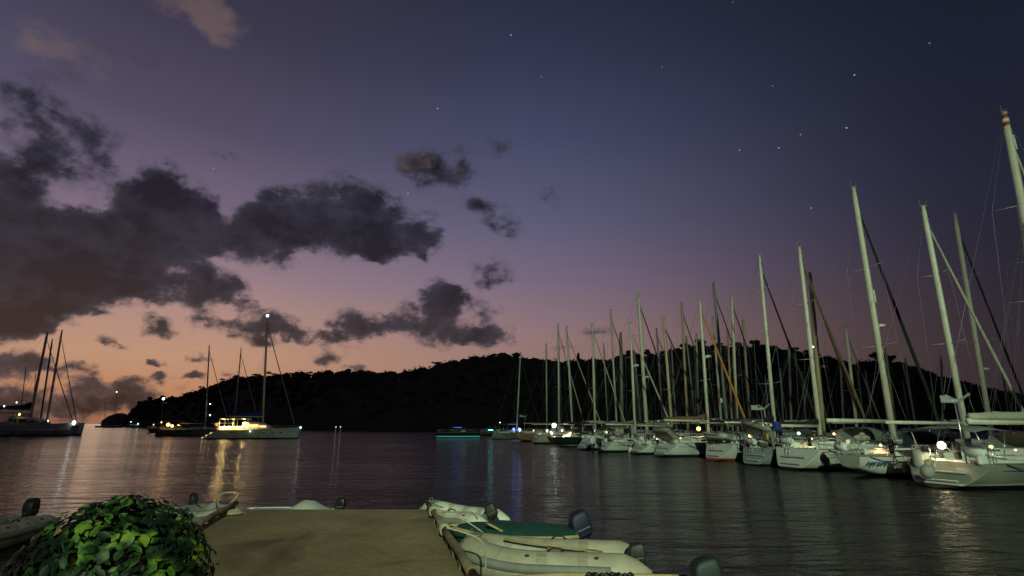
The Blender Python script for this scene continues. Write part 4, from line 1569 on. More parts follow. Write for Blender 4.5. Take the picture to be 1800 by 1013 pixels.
# national flag on the shroud
fl = MB().box((1.2, 1.5, 12.6), (.9, .03, .25)).build("flag", M["red"], cat_root)
MB().box((1.2, 1.5, 12.35), (.9, .03, .25)).build("flag_stripe", M["yellow"], fl)

cb = at_h(62, 766, 0)
c2_root, PC2 = catamaran((cb.x - 2.6, cb.y), 18, 20.5, 9.0, 16.8, -.3, "dim grey-green catamaran with dark window and brilliant bow light at left edge", False, HM["catdark"], "canvas_black", .52)
c2_root.scale = (1, 1, 1.45)
bulb("bow_light", c2_root, (10.6, -3.6, 2.0), .38, G_WHITE)
point("bow_light_glow", c2_root, (10.9, -4.2, 2.5), 14, (.75, 1.0, .95), .3)
bulb("deck_lamp", c2_root, (5.2, -3.0, 2.3), .17, G_WHITE)
bulb("mast_base_lamp", c2_root, (-.2, -3.6, 3.3), .2, G_YEL)
bulb("cockpit_lamp", c2_root, (-7.0, -2.9, 2.9), .22, G_WARM)
bulb("roof_lamp", c2_root, (-4.6, -1.0, 4.6), .15, G_WHITE)
bulb("boom_lamp", c2_root, (-2.4, -1.0, 5.2), .13, G_WHITE)

ANCH = "yachts at anchor on the far side"


def far_boat(tx, ty, bx, y, heading, L, label, d=.56, **o):
    T, Bp = at_y(tx, ty, y), at_y(bx, 745, y)
    X, lean = (T.x + Bp.x) / 2, T.x - Bp.x
    rot = R(heading)
    S = Vector((Bp.x, y, 0)) - Vector((math.cos(rot), math.sin(rot), 0)) * (d * L)
    o.setdefault("mast_m", "mast_grey")
    return sailboat((S.x, S.y), heading, L, d * L, T.z, lean, label, ANCH, o)


far_boat(109, 581, 82, 128, 22, 14, "anchored yacht whose slim dark mast stands beside the dim catamaran's mast", simple=True, mast_r=.22, mast_m="mast", jib="canvas_grey")
far_boat(92, 597, 71, 140, 22, 14, "anchored yacht whose shorter mast stands left of the dim catamaran's mast", simple=True, mast_r=.2, jib=None)
far_boat(46, 645, 34, 190, 20, 13, "faint anchored yacht far behind the dim catamaran at the left edge", simple=True, jib=None)
far_boat(63, 655, 56, 230, 20, 13, "faint distant yacht between the left-edge masts", simple=True, jib=None)
far_boat(184, 706, 186, 420, 5, 13, "tiny dark yacht far out left of the islet", simple=True, jib=None)
r_, _, p_ = far_boat(205, 690, 203, 380, 5, 14, "tiny distant yacht carrying a yellow masthead light", simple=True, jib=None, mast_r=.08)
bulb("masthead_light", r_, p_(1) + Vector((0, 0, .3)), .42, G_YEL)
p1, _, pp = far_boat(287, 703, 284, 176, 12, 16, "long low ketch with a cold white masthead light beyond the lit yacht", hull="grey", F=1.2, boom=4, cover="canvas_black", d=.2)
bulb("masthead_light", p1, pp(1) + Vector((0, 0, .35)), .42, G_WHITE)
bulb("stern_lamp", p1, (-6.5, -1.4, 2.4), .16, G_YEL)
bulb("deck_lamp", p1, (1.0, -1.4, 2.2), .12, G_WARM)
p2, _, pp = far_boat(368, 608, 362, 126, 14, 15, "grey yacht with orange-lit cockpit just behind the white catamaran", d=.66, hull="grey", F=1.4, boom=5, cover="canvas_black", bimini="canvas_grey", bimini_l=4.0, bimini_h=2.0, mast_r=.15, mast_m="mast")
for (x, y, z, m_, r0) in ((-6.2, -1.5, 3.0, G_WARM, .17), (-4.9, -1.2, 2.5, G_WARMDIM, .5), (-4.0, -1.4, 2.2, G_WARMDIM, .4), (-2.8, -1.5, 2.4, G_WARM, .14)):
    bulb("cockpit_lamp", p2, (x, y, z), r0 * .8, m_)
point("cockpit_lamp_light", p2, (-5.0, -.6, 2.9), 260, (1.0, .55, .2), .2)
point("saloon_lamp_light", p2, (-2.6, -1.2, 2.7), 45, (1.0, .85, .6), .2)
bulb("spreader_lamp", p2, (pp(.30).x + .9, -.3, pp(.30).z), .14, G_WHITE)
bulb("anchor_lamp", p2, (pp(.13).x + .9, -.3, 4.6), .16, G_WHITE)
far_boat(424, 613, 412, 148, 14, 15, "anchored yacht with bare pale mast rising behind the white catamaran's blue cover", simple=True, jib="canvas_cream", mast_r=.16, mast_m="mast")

# ------------------------------------------------------------------ motor launches


def launch(px, py, heading, L, label, trail, canopy_glow):
    c = at_h(px, py, 0)
    root = empty("motor_launch", (c.x, c.y, 0), R(heading), label, "motorboat", "motor launches near the marina")
    rings, hull = build_hull(root, L, L * .28, .95, HM["dark"], M["deck"], tr=.9, scoop=.2, rake=1.6)
    cabin_trunk(root, rings, -L * .12, L * .22, .75, .7, M["canvas_black"], 2)
    bimini_top(root, -L * .26, L * .02, L * .2, 2.15, .95, M["canvas_blue"])
    if canopy_glow:
        MB().tube([(-L * .2, 0, 1.98), (-L * .02, 0, 1.98)], .05, 6).build("canopy_light", glow("lamp_blue_dim", (.12, .2, 1.0), 4), root)
    if trail:  # glowing strip added in place of the moving boat's light trail
        e = MB()
        k = 5
        e.tube([Vector((r_[-4][0], r_[-4][1] - .08, .22)) for r_ in rings[:-3]], .05, 5)
        e.build("hull_light_strip", G_TRAIL, hull)
    guard_rails(root, rings, L)
    return root


launch(817, 769, 2, 11.5, "low dark motor launch with blue canopy light and turquoise light strip along its hull", True, True)
l2 = launch(872, 770, 18, 6.5, "small dark launch with turquoise deck light moored at the marina's outer end", False, False)
MB().bbox((-.6, -.4, 1.5), (2.2, .25, .12), .04).build("deck_light", glow("lamp_turquoise_bright", (.2, 1.0, .75), 6), l2)
bulb("masthead_light", l2, (.8, 0, 2.9), .12, G_WHITE)
for i, (px, lab) in enumerate(((589.5, "left one of two slim white mooring posts standing in the water"), (597.5, "right one of two slim white mooring posts standing in the water"))):
    c = at_h(px, 763, 0)
    t = empty("mooring_post", c, 0, lab, "post", "white posts in the water")
    MB().tube([(0, 0, -1.5), (0, 0, 1.7)], [.13, .12], 8).build("pile", M["white"], t)
    bulb("lamp_cap", t, (0, 0, 1.85), .15, glow("lamp_post_white", (1, 1, .9), 1.2))
c = at_h(236, 752, 0)
t = empty("motor_cruiser", (c.x, c.y, 0), R(5), "tiny far motor cruiser with green lights below the wooded point", "motorboat")
rings, hull = build_hull(t, 11, 3.4, 1.1, HM["white"], M["deck"], tr=.9, scoop=.2, rake=1.4)
cabin_trunk(t, rings, -3, 2.2, 1.4, .75, M["white"], 3)
bulb("side_light", t, (3.0, -1.6, 2.6), .5, G_GREEN)
bulb("stern_light", t, (-2.2, -1.2, 4.0), .4, G_GREEN)

# ------------------------------------------------------------------ lamps and gear on the marina yachts


def boat_lamp(key, name, px, py, y, r, m_, watts=0, colr=(1, 1, 1)):
    root = BOATS[key][0]
    p = local(root, at_y(px, py, y))
    bulb(name, root, p, r, m_)
    if watts:
        point(name + "_light", root, p + Vector((-.12, -.2, .05)), watts, colr, r)


boat_lamp("B", "cockpit_lamp", 1655, 783, 25.6, .17, glow("lamp_glaring", (1.0, .85, .5), 14), 150, (1.0, .8, .45))
boat_lamp("B", "saloon_lamp", 1742, 786, 27.2, .09, G_WARM, 60, (1.0, .6, .25))
boat_lamp("B", "rail_lamp", 1785, 791, 26.4, .05, G_WHITE)
boat_lamp("D", "cockpit_lamp", 1404, 762, 35.2, .10, G_GREEN, 14, (.7, 1.0, .7))
boat_lamp("D", "helm_lamp", 1426, 771, 35.4, .08, G_WARM, 45, (1.0, .65, .3))
boat_lamp("E", "stern_lamp", 1383, 772, 38.8, .10, G_WARM, 45, (1.0, .75, .4))
boat_lamp("E", "helm_lamp", 1360, 789, 38.4, .06, G_WHITE, 8, (1.0, .9, .6))
boat_lamp("F", "cockpit_lamp", 1318, 766, 43.8, .11, G_WARM, 40, (1.0, .6, .25))
boat_lamp("F", "cabin_lamp", 1309, 749, 45, .06, G_WARM)
boat_lamp("G", "boom_lamp", 1228, 754, 48.6, .18, G_YEL, 80, (1.0, .75, .3))
boat_lamp("H", "rail_lamp", 1163, 779, 51.2, .06, G_WARM)
boat_lamp("N", "stern_lamp", 1138, 774, 55, .06, G_WARM)
boat_lamp("I", "hatch_lamp", 1044, 758, 62, .1, G_WHITE)
boat_lamp("J", "awning_lamp", 974, 748, 67.8, .26, glow("lamp_white_bright", (.85, 1.0, .85), 14), 700, (.85, 1.0, .8))
boat_lamp("J", "cockpit_lamp", 988, 757, 69.0, .14, G_WHITE, 500, (1.0, .9, .75))
boat_lamp("J", "galley_lamp", 1003, 763, 70.0, .24, G_WARM, 600, (1.0, .7, .4))
boat_lamp("J", "stern_lamp", 984, 770, 67.5, .12, G_WHITE, 25, (.85, 1.0, .8))
boat_lamp("K", "sprayhood_lamp", 962, 757, 79.5, .14, G_WHITE, 420, (.8, 1.0, .8))
boat_lamp("L", "stern_lamp", 938, 757, 88.2, .1, G_WARM, 30, (1.0, .6, .3))
boat_lamp("M", "awning_lamp", 913, 756, 100.9, .34, glow("lamp_blue_white", (.45, .6, 1.0), 3.5), 30, (.15, .25, 1.0))
boat_lamp("M", "awning_strip", 903, 755, 101.0, .26, G_BLUE, 14, (.1, .2, 1.0))

boat_lamp("D", "added_deck_lamp", 1466, 763, 37.2, .08, G_WARM, 60, (1.0, .8, .5))  # this block of lamps is added for warm highlights on the decks
boat_lamp("C", "added_deck_lamp", 1548, 783, 31.0, .07, G_WARM, 40, (1.0, .6, .3))
boat_lamp("I", "cockpit_lamp", 1066, 760, 60.5, .10, G_WARM, 110, (1.0, .75, .45))
boat_lamp("G", "cockpit_lamp", 1196, 772, 48.2, .10, G_WARM, 60, (1.0, .7, .4))
boat_lamp("H", "added_deck_lamp", 1150, 768, 51.4, .05, G_WHITE, 12, (1.0, .9, .7))

# transom name on the classic yacht, illegible blue script
rc, rings_c, _ = BOATS["C"]
hull_c = next(c for c in rc.children if c.name.startswith("hull"))
xs = -12.5 / 2
for i in range(7):
    x = xs + .15 + .17 * i
    b, z = sheer(rings_c, x + .2)
    MB().tube([(x - .05, -b * .93 - .03, z - .42 - .04 * (i % 2)), (x + .02, -b * .95 - .03, z - .26), (x + .1, -b * .93 - .03, z - .40 + .05 * (i % 3))], .032, 5).build("name_letter", M["blue_paint"], hull_c)

# courtesy flag and small blue festive tree
rh = BOATS["H"][0]
p = local(rh, at_y(1268, 704, 52.6))
f0 = MB().box(p + Vector((-.22, 0, 0)), (.2, .02, .42)).build("flag", M["red"], rh)
MB().box(p + Vector((0, 0, .0)), (.22, .02, .42)).build("flag_stripe", M["white"], f0)
MB().box(p + Vector((.22, 0, -.04)), (.2, .02, .42)).build("flag_stripe", M["blue_paint"], f0)
hp = MB().tube([Vector((p.x - .34, p.y, 1.2)), Vector((p.x - .34, p.y, p.z + .4))], .012, 4).build("flag_halyard", M["wire"], rh)
rd = BOATS["D"][0]
p = local(rd, at_y(1638, 752, 38.4))
tr_ = MB().tube([p - Vector((0, 0, .95)), p + Vector((0, 0, -.3)), p + Vector((0, 0, -.29)), p + Vector((0, 0, .35))], [.03, .03, .17, .02], 8).build("festive_tree", M["canvas_green"], rd)
for i in range(8):
    q = i * 2.4
    k = i / 8
    bulb("fairy_light", tr_, p + Vector((math.cos(q) * .17 * (1 - k), math.sin(q) * .17 * (1 - k), -.28 + .6 * k)), .022, G_BLUE)

# ------------------------------------------------------------------ outboards and dinghies


def outboard(parent, loc, cowl_m, s=1.0, tilt=0.0, turn=0.0, stripe=None):
    leg = MB()
    leg.loft([[(x * s, y * s, z * s) for (x, y) in ((.12, .07), (.12, -.07), (-.10, -.08), (-.16, 0), (-.10, .08))] for z in (.12, -.25, -.62)])
    leg.tube([(.10 * s, 0, -.70 * s), (.02 * s, 0, -.70 * s), (-.18 * s, 0, -.70 * s), (-.26 * s, 0, -.70 * s)], [.02 * s, .055 * s, .05 * s, .03 * s], 8)
    leg.box((-.06 * s, 0, -.56 * s), (.34 * s, .20 * s, .018 * s))
    leg.add([(.06 * s, 0, -.72 * s), (-.12 * s, 0, -.72 * s), (-.1 * s, .006, -.88 * s), (-.02 * s, .006, -.88 * s)], [(0, 1, 2, 3)])
    o = leg.build("outboard_motor", M["black"], parent)
    o.location = loc
    o.rotation_euler = (0, tilt, turn)
    rr = []
    for (z, x0, x1, w) in ((.05, -.17, .15, .105), (.10, -.22, .19, .14), (.13, -.235, .20, .150), (.34, -.255, .205, .162), (.50, -.250, .18, .155), (.565, -.225, .14, .135), (.60, -.18, .09, .10), (.607, -.10, .03, .04)):
        cx, hx = (x0 + x1) / 2, (x1 - x0) / 2
        rr.append([((cx + hx * math.copysign(abs(math.cos(a)) ** .36, math.cos(a))) * s, w * math.copysign(abs(math.sin(a)) ** .36, math.sin(a)) * s, (z - .10 * max(0, z - .3) * (0 if math.cos(a) < 0 else 1) * math.cos(a)) * s) for a in [2 * math.pi * k / 24 + .001 for k in range(24)]])
    cw = MB().loft(rr).build("cowl", cowl_m, o)
    if stripe:
        for sd in (1, -1):
            MB().box((-.02 * s, sd * .158 * s, .34 * s), (.32 * s, .010, .03 * s), Matrix.Rotation(R(-12), 3, "Y")).build("cowl_stripe", stripe, cw)
    for sd in (1, -1):
        MB().box((-.03 * s, sd * .161 * s, .25 * s), (.30 * s, .012, .016 * s)).build("cowl_decal", M["strake"], cw)
    # seam band, latch and pull cord
    sm = MB()
    sm.tube([Vector(p) * 1.0 for p in [((-.02 + .215 * math.copysign(abs(math.cos(a)) ** .5, math.cos(a))) * s, .150 * math.copysign(abs(math.sin(a)) ** .5, math.sin(a)) * s, .135 * s) for a in [2 * math.pi * k / 20 for k in range(21)]]], .010 * s, 5, cap=False)
    sm.build("cowl_seam", M["rubber"], o)
    MB().bbox((-.24 * s, 0, .17 * s), (.03 * s, .06 * s, .08 * s), .006).build("cowl_latch", M["steel"], o)
    MB().tube([(.19 * s, .0, .22 * s), (.24 * s, .02, .21 * s), (.24 * s, -.05 * s, .21 * s)], .012 * s, 5).build("pull_cord", M["steel"], o)
    br = MB()
    br.box((.14 * s, 0, -.02 * s), (.10 * s, .22 * s, .26 * s))
    for sd in (1, -1):
        br.tube([(.14 * s, sd * .07 * s, -.02 * s), (.28 * s, sd * .07 * s, -.02 * s)], .016 * s, 6)
    br.build("clamp_bracket", M["black"], o)
    MB().tube([(.15 * s, .04, .12 * s), (.36 * s, .06, .16 * s), (.62 * s, .07, .17 * s)], [.025 * s, .02 * s, .024 * s], 7).build("tiller", M["rubber"], o)
    pr = MB()
    for i in range(3):
        a = i * 2.094
        pr.box((-.27 * s, math.cos(a) * .07 * s, -.70 * s + math.sin(a) * .07 * s), (.02 * s, .06 * s, .11 * s), Matrix.Rotation(a - math.pi / 2, 3, "X") @ Matrix.Rotation(R(25), 3, "Z"))
    pr.build("propeller", M["grey"], o)
    return o


M["hypalon"] = mat("grey_hypalon", (0.37, 0.33, 0.245), 0.55, var=0.22, vscale=2.5, bump=0.12, bscale=9)
M["hypalon_light"] = mat("pale_hypalon", (0.54, 0.54, 0.46), 0.5, var=0.14, vscale=2.5, bump=0.12, bscale=9)
M["hypalon_dim"] = mat("dim_grey_hypalon", (0.28, 0.28, 0.25), 0.6, var=0.16, vscale=2.5, bump=0.12, bscale=9)
M["cowl_black"] = mat("worn_black_cowl", (0.014, 0.014, 0.014), 0.55, var=.3, vscale=8)
M["hypalon_band"] = mat("hypalon_seam_band", (0.29, 0.26, 0.20), 0.6, var=0.2, vscale=4)
M["strake"] = mat("grey_rubber_strake", (0.19, 0.19, 0.165), 0.7, var=.2)
M["tan"] = mat("tan_varnish", (0.34, 0.17, 0.07), 0.55, c2=(0.42, 0.24, 0.11), var=0.2, vscale=2.2, bump=.15, bscale=12)
M["wood"] = mat("pale_gunwale_wood", (0.38, 0.28, 0.13), 0.6, var=0.2, vscale=6)
M["cardboard"] = mat("cardboard", (0.33, 0.26, 0.17), 0.85, var=.12)


def inflatable(loc, rz, L, W, r, tube_m, label, group, z0=0.0, pitch=0.0, roll=0.0, motor=None, seat=True, simple=False):
    root = empty("inflatable_dinghy", (loc[0], loc[1], z0), rz, label, "dinghy", group)
    root.rotation_euler = (roll, pitch, rz)
    half = []
    x1, x2 = .05 * L, L / 2 - r
    for i in range(15):
        k = i / 14
        if k < .55:
            x = -L / 2 + (x1 + L / 2) * k / .55
            y = W / 2 - r
        else:
            a = (k - .55) / .45 * math.pi / 2
            x = x1 + (x2 - x1) * math.sin(a)
            y = (W / 2 - r) * math.cos(a) ** .8 if math.cos(a) > 1e-6 else 0
        half.append(Vector((x, y, r * .85 + .22 * max(0, x / (L / 2)) ** 2.2)))
    path = half[:-1] + [half[-1]] + [Vector((p.x, -p.y, p.z)) for p in half[:-1]][::-1]
    radii = [r] * len(path)
    for i, k in enumerate((.25, .78)):
        radii[i] = r * k
        radii[-1 - i] = r * k
    ext = Vector((-.22, 0, .02))
    path = [path[0] + ext] + path + [path[-1] + ext]
    radii = [r * .12, r * .72, r] + radii[2:-2] + [r, r * .72, r * .12]
    tube = MB().tube(path, radii, 14).build("tube", tube_m, root)
    off = []
    for i in range(3, len(path) - 3):
        t = (path[i + 1] - path[i - 1]).normalized()
        n = Vector((t.y, -t.x, 0)).normalized()
        if n.dot(Vector((path[i].x - 0, path[i].y, 0))) < 0:
            n = -n
        off.append((path[i], n))
    st = MB()
    st.tube([p + n * (r * .90) + Vector((0, 0, r * .22)) for (p, n) in off], .075, 8, ry=1.1)
    st.build("rub_strake", M["strake"], tube)
    if not simple:
        # wrapped seams and reinforcing patches
        for i in (5, 8, 11, len(path) - 12, len(path) - 9, len(path) - 6):
            d = (path[i + 1] - path[i - 1]).normalized()
            MB().tube([path[i] - d * .09, path[i] + d * .09], r * 1.012, 16, cap=False).build("tube_band", M["hypalon_band"] if tube_m is M["hypalon"] else M["hypalon"], tube)
        for i in (7, len(path) - 8):
            p, n = path[i], None
            d = (path[i + 1] - path[i - 1]).normalized()
            MB().tube([p + Vector((0, 0, r)) - d * .14, p + Vector((0, 0, r + .05)) - d * .06, p + Vector((0, 0, r + .05)) + d * .06, p + Vector((0, 0, r)) + d * .14], .018, 6).build("grab_handle", M["rubber"], tube)
        for i in (4, 9, len(path) - 10, len(path) - 5):
            p = path[i]
            n = Vector((0, math.copysign(1, p.y), 0))
            c_ = p + (n * .55 + Vector((0, 0, .84))).normalized() * (r * 1.0)
            MB().sphere(c_, .045, 10, 6, (1, 1, .45)).build("valve", M["rubber"], tube)
        bow = path[len(path) // 2]
        MB().bbox(bow + Vector((-.02, 0, r * 1.0)), (.26, .34, .03), .012).build("bow_patch", M["strake"], tube)
        MB().tube([bow + Vector((.05, .07 * math.cos(q), r + .04 + .05 * math.sin(q))) for q in [k * math.pi / 6 for k in range(13)]], .010, 5, cap=False).build("bow_ring", M["steel"], tube)
        gl = MB()
        pts = []
        for j, (p, n) in enumerate(off[3:-3]):
            pts.append(p + n * (r * .62) + Vector((0, 0, r * .80 - (.05 if j % 2 else 0))))
        gl.tube(pts, .014, 5)
        gl.build("grab_line", M["rope"], tube)
    f = MB()
    f.loft([[Vector((x, w, z)), Vector((x, -w, z)), Vector((x, -w, z - .06)), Vector((x, w, z - .06))] for (x, w, z) in ((-L / 2 + .05, W / 2 - r, .10), (x1, W / 2 - r, .08), (L * .3, (W / 2 - r) * .7, .12), (L * .42, .1, .2))], smooth=False)
    f.build("floor", M["hypalon_dim"], root)
    MB().bbox((-L / 2 + .12, 0, .25), (.05, W - 2 * r + .04, .36), .015).build("transom_board", M["strake"], root)
    if seat:
        MB().bbox((-.05 * L, 0, r * 1.55), (.26, W - 2 * r + .16, .035), .012).build("seat", M["wood"], root)
    if motor:
        motor = dict(motor)
        mz = motor.pop("z", .52)
        outboard(root, (-L / 2 - .04, 0, mz), **motor)
    return root


def place2(bow, stern):
    b, s = Vector(bow), Vector(stern)
    return ((b + s) / 2), math.atan2((b - s).y, (b - s).x), (b - s).length


DG = "dinghies tied up round the dock"
# beyond the dock's far right corner
c, a, L = place2((-2.2, 16.0), (-.75, 15.1))
inflatable(c, a, 2.3, 1.45, .25, M["hypalon_light"], "pale grey inflatable with black outboard at the dock's far right corner", DG, motor={"cowl_m": M["cowl_black"], "s": .66, "tilt": .5, "turn": .5, "z": .30}, seat=False)
# large grey one
c, a, L = place2((-1.0, 10.85), (2.2, 10.40))
inflatable(c, a, 3.25, 1.66, .30, M["hypalon"], "large grey inflatable with wrapped tubes and black outboard, nose to the dock rail", DG, motor={"cowl_m": M["cowl_black"], "s": .68, "tilt": .15, "z": .22})
# left of the dock
inflatable((-12.0, 13.0), R(-78), 3.3, 1.55, .26, M["hypalon"], "dull grey inflatable with black outboard at the left edge beside the shrub", DG, motor={"cowl_m": M["cowl_black"], "s": .78, "tilt": .1, "z": .36})
c, a, L = place2((-7.2, 14.6), (-9.3, 16.6))
inflatable(c, a, 2.9, 1.5, .24, M["hypalon_light"], "pale inflatable with looped painter at the dock's far left corner", DG, motor={"cowl_m": M["cowl_black"], "s": .62, "tilt": .1, "z": .34})


def hard_dinghy(c, rz, L, B, F, shell_m, label, gunwale_m):
    root = empty("rowing_dinghy", (c[0], c[1], 0), rz, label, "dinghy", DG)
    rings = hull_rings(L, B, F, tr=.82, scoop=.08, rake=.35, N=13, K=7)
    mb = MB()
    mb.loft(rings, close=False, cap=False)
    mb.add(rings[0], [tuple(range(len(rings[0]) - 1, -1, -1))])
    h = mb.build("hull", shell_m, root)
    md = h.modifiers.new("thickness", "SOLIDIFY")
    md.thickness = .025
    md.offset = -1
    g = MB()
    for side in (0, -1):
        g.tube([Vector(r_[side]) + Vector((0, 0, .01)) for r_ in rings], .036, 6)
    g.tube([rings[0][0], rings[0][-1]], .034, 6)
    g.build("gunwale", gunwale_m, root)
    return root, rings


fc = empty("fuel_can", (1.45, 10.62, .14), R(20), "red fuel can on the floor of the large grey inflatable", "fuel can")
MB().bbox((0, 0, .13), (.36, .24, .24), .05).build("can_body", M["red"], fc)
MB().tube([(-.1, 0, .25), (-.1, 0, .31), (.08, 0, .31), (.08, 0, .25)], .018, 6).build("can_handle", M["black"], fc)
oar = MB()
oar.tube([(0, 0, 0), (1.5, 0, .02)], .02, 7)
oar.loft([[(1.45 + .38 * k, w, .02 + .012), (1.45 + .38 * k, -w, .02 + .012), (1.45 + .38 * k, -w, .008), (1.45 + .38 * k, w, .008)] for (k, w) in ((0, .02), (.3, .075), (1, .08))], smooth=False)
oo = tag(oar.build("oar", M["wood"]), "pale wooden oar laid along the large grey inflatable", "oar")
oo.location = (-.15, 10.86, .60)
oo.rotation_euler = (0, R(6), R(-9))
# green covered dinghy with a blue outboard
gr, rings = hard_dinghy((.02, 12.15), R(180), 2.75, 1.42, .52, M["canvas_green"], "dinghy under a dark green cover with pale wooden gunwale and blue outboard", M["wood"])
rr = []
for i, r_ in enumerate(rings):
    p, q = Vector(r_[0]), Vector(r_[-1])
    t = i / (len(rings) - 1)
    hh = .03 + .12 * math.sin(math.pi * min(1, t * 1.15)) ** .7 + .02 * math.sin(i * 2.1)
    ring = []
    for k in range(9):
        u = k / 8
        pt = p.lerp(q, .03 + .94 * u)
        pt.z += .03 + hh * math.sin(math.pi * u) ** .6
        ring.append(pt)
    rr.append(ring)
MB().loft(rr[:-1], close=False, cap=False).build("cover", M["canvas_green"], gr)
outboard(gr, (-2.75 / 2 - .12, 0, .34), mat("navy_cowl", (0.005, 0.008, 0.030), 0.6, coat=0), .95, R(20), 0.25)
MB().bbox((.35, .52, .66), (.42, .16, .04), .01, Matrix.Rotation(R(24), 3, "Z") @ Matrix.Rotation(R(-28), 3, "Y")).build("oar_blade", M["wood"], gr)

# tan dinghy at the bottom of the view
tn, rings = hard_dinghy((1.15, 8.45), R(182), 3.3, 1.36, .42, M["tan"], "tan wooden dinghy with boxes and chain aboard and dark outboard with red stripe", M["wood"])
for x in (-.9, .1, .85):
    b, z = sheer(rings, x)
    MB().bbox((x, 0, z - .14), (.24, b * 1.85, .04), .01).build("thwart", M["tan"], tn)
outboard(tn, (-3.3 / 2 - .06, 0, .24), mat("dark_teal_cowl", (0.008, 0.016, 0.020), 0.6), .95, R(12), 0, M["red"])
bx = empty("carton", (.55, 8.85, .30), R(8), "small pale carton lying in the tan dinghy", "box")
MB().bbox((0, 0, .07), (.42, .24, .14), .01).build("carton_body", M["cardboard"], bx)
MB().bbox((.02, 0, .148), (.2, .2, .012), .004).build("carton_flap", M["white"], bx)
ch = MB()
pts = [(1.15 + .09 * i, 9.04 + .05 * math.sin(i * 1.7), .42 + .015 * (i % 2)) for i in range(9)]
for i in range(8):
    ch.tube([Vector(pts[i]), Vector(pts[i]).lerp(Vector(pts[i + 1]), .5) + Vector((0, 0, .03)), Vector(pts[i + 1])], .03, 6)
tag(ch.build("anchor_chain", M["black"]), "dark anchor chain heaped along the tan dinghy's side", "chain")

# white dinghy just past the dock end
wt, rings = hard_dinghy((-5.85, 15.2), R(176), 2.5, 1.3, .42, M["hypalon_light"], "white dinghy with humped cover peeping over the dock's far edge", M["white"])
rr = []
for i, r_ in enumerate(rings):
    p, q = Vector(r_[0]), Vector(r_[-1])
    t = i / (len(rings) - 1)
    hh = .02 + .30 * math.exp(-((t - .30) / .15) ** 2)
    ring = []
    for k in range(9):
        pt = p.lerp(q, .03 + .94 * k / 8)
        pt.z += .02 + hh * math.sin(math.pi * k / 8) ** .6
        ring.append(pt)
    rr.append(ring)
MB().loft(rr[:-1], close=False, cap=False).build("cover", M["hypalon_light"], wt)
outboard(wt, (-1.30, 0, .42), M["black"], .62, R(5))

# inflatables carried on the yachts' davits
DV = "inflatables hung on yacht davits"


def davit(key, dx, dy, z, L, label, m_, roll=0.0, pitch=0.0, motor=None, turn=90):
    root = BOATS[key][0]
    p = world_pt(root, (dx, dy, 0))
    return inflatable((p.x, p.y), root.rotation_euler.z + R(turn), L, 1.4, .21, m_, label, DV, z0=z, roll=roll, pitch=pitch, simple=True, motor=motor)


davit("G", -4.4, 0, 1.75, 2.6, "grey inflatable tilted on the davits of the small white yacht", M["hypalon_dim"], roll=R(38))
davit("F", -5.0, -.2, 1.55, 2.8, "pale inflatable slung low across the red-bottomed yacht's stern", M["hypalon_light"], roll=R(10))
davit("E", -5.0, .1, 2.15, 2.8, "steep grey inflatable hoisted high on the grey-sided yacht's davits", M["hypalon_dim"], roll=R(55), pitch=R(-12))

# blue-covered outboard clamped on the stern rail, yellow buoy, fenders
re_ = BOATS["E"][0]
ob = empty("stowed_outboard", world_pt(re_, (-4.3, -1.3, 2.0)), re_.rotation_euler.z, "outboard under bright blue cover on the grey-sided yacht's rail", "outboard")
outboard(ob, (0, 0, .15), M["canvas_blue"], 1.15)
p = world_pt(re_, (-4.9, -.9, 1.9))
hb = MB()
hb.tube([(0, .26 * math.sin(a), -.26 * math.cos(a)) for a in [R(25) + i * R(310) / 14 for i in range(15)]], .085, 8)
o_ = tag(hb.build("horseshoe_buoy", M["yellow"]), "yellow horseshoe lifebuoy on the grey-sided yacht's stern rail", "lifebuoy")
o_.location = p
o_.rotation_euler = (0, 0, re_.rotation_euler.z + R(-35))


def fender(px, py, y, r, ln, label, m_, ball=False):
    p = at_y(px, py, y)
    t = empty("fender", p, 0, label, "fender", "fenders hanging on the yachts")
    mb = MB()
    if ball:
        mb.sphere((0, 0, 0), r, 14, 10, (1, 1, 1.12))
    else:
        mb.tube([(0, 0, -ln / 2), (0, 0, -ln / 2 + .05), (0, 0, -ln / 2 + .14), (0, 0, ln / 2 - .14), (0, 0, ln / 2 - .05), (0, 0, ln / 2)], [r * .3, r * .8, r, r, r * .8, r * .3], 12)
    mb.build("fender_body", m_, t)
    MB().tube([(0, 0, (r if ball else ln / 2) - .02), (.02, .05, (r if ball else ln / 2) + .55)], .012, 5).build("lanyard", M["rope"], t)


fender(1630, 829, 24.4, .27, 0, "round white ball fender at the near yacht's stern", M["hypalon_dim"], True)
fender(1613, 806, 26.0, .20, .85, "fat white cylinder fender between the classic yacht and the near yacht", M["hypalon_dim"])
fender(1592, 823, 27.6, .14, .6, "small pale fender on the classic yacht's side", M["hypalon_dim"])
fender(1452, 812, 34.3, .15, .65, "grey fender hanging on the tall-masted yacht's side", M["hypalon_dim"])
fender(1108, 792, 54.0, .22, .7, "white fender by the small awning yacht's outboards", M["white"])
fender(1073, 789, 56.0, .26, .8, "black fender on the long white yacht's quarter", M["black"])
rn = BOATS["N"][0]
for k, (dy, lab) in enumerate(((.7, "white outboard engine on the awning yacht's stern, farther one"), (-.7, "dark outboard engine on the awning yacht's stern, nearer one"))):
    ob = empty("stern_outboard", world_pt(rn, (-4.75, dy, .55)), rn.rotation_euler.z, lab, "outboard")
    outboard(ob, (0, 0, .15), M["white"] if k == 0 else M["black"], 1.1)
bd = BOATS["D"][0]
bn = MB()
for (x, y, z, r0) in ((0, 0, .2, .26), (.5, .1, .22, .30), (1.0, -.05, .2, .26), (1.35, .05, .16, .2), (.25, -.1, .42, .18)):
    bn.sphere((x, y, z), r0, 10, 7, (1.15, .9, .75))
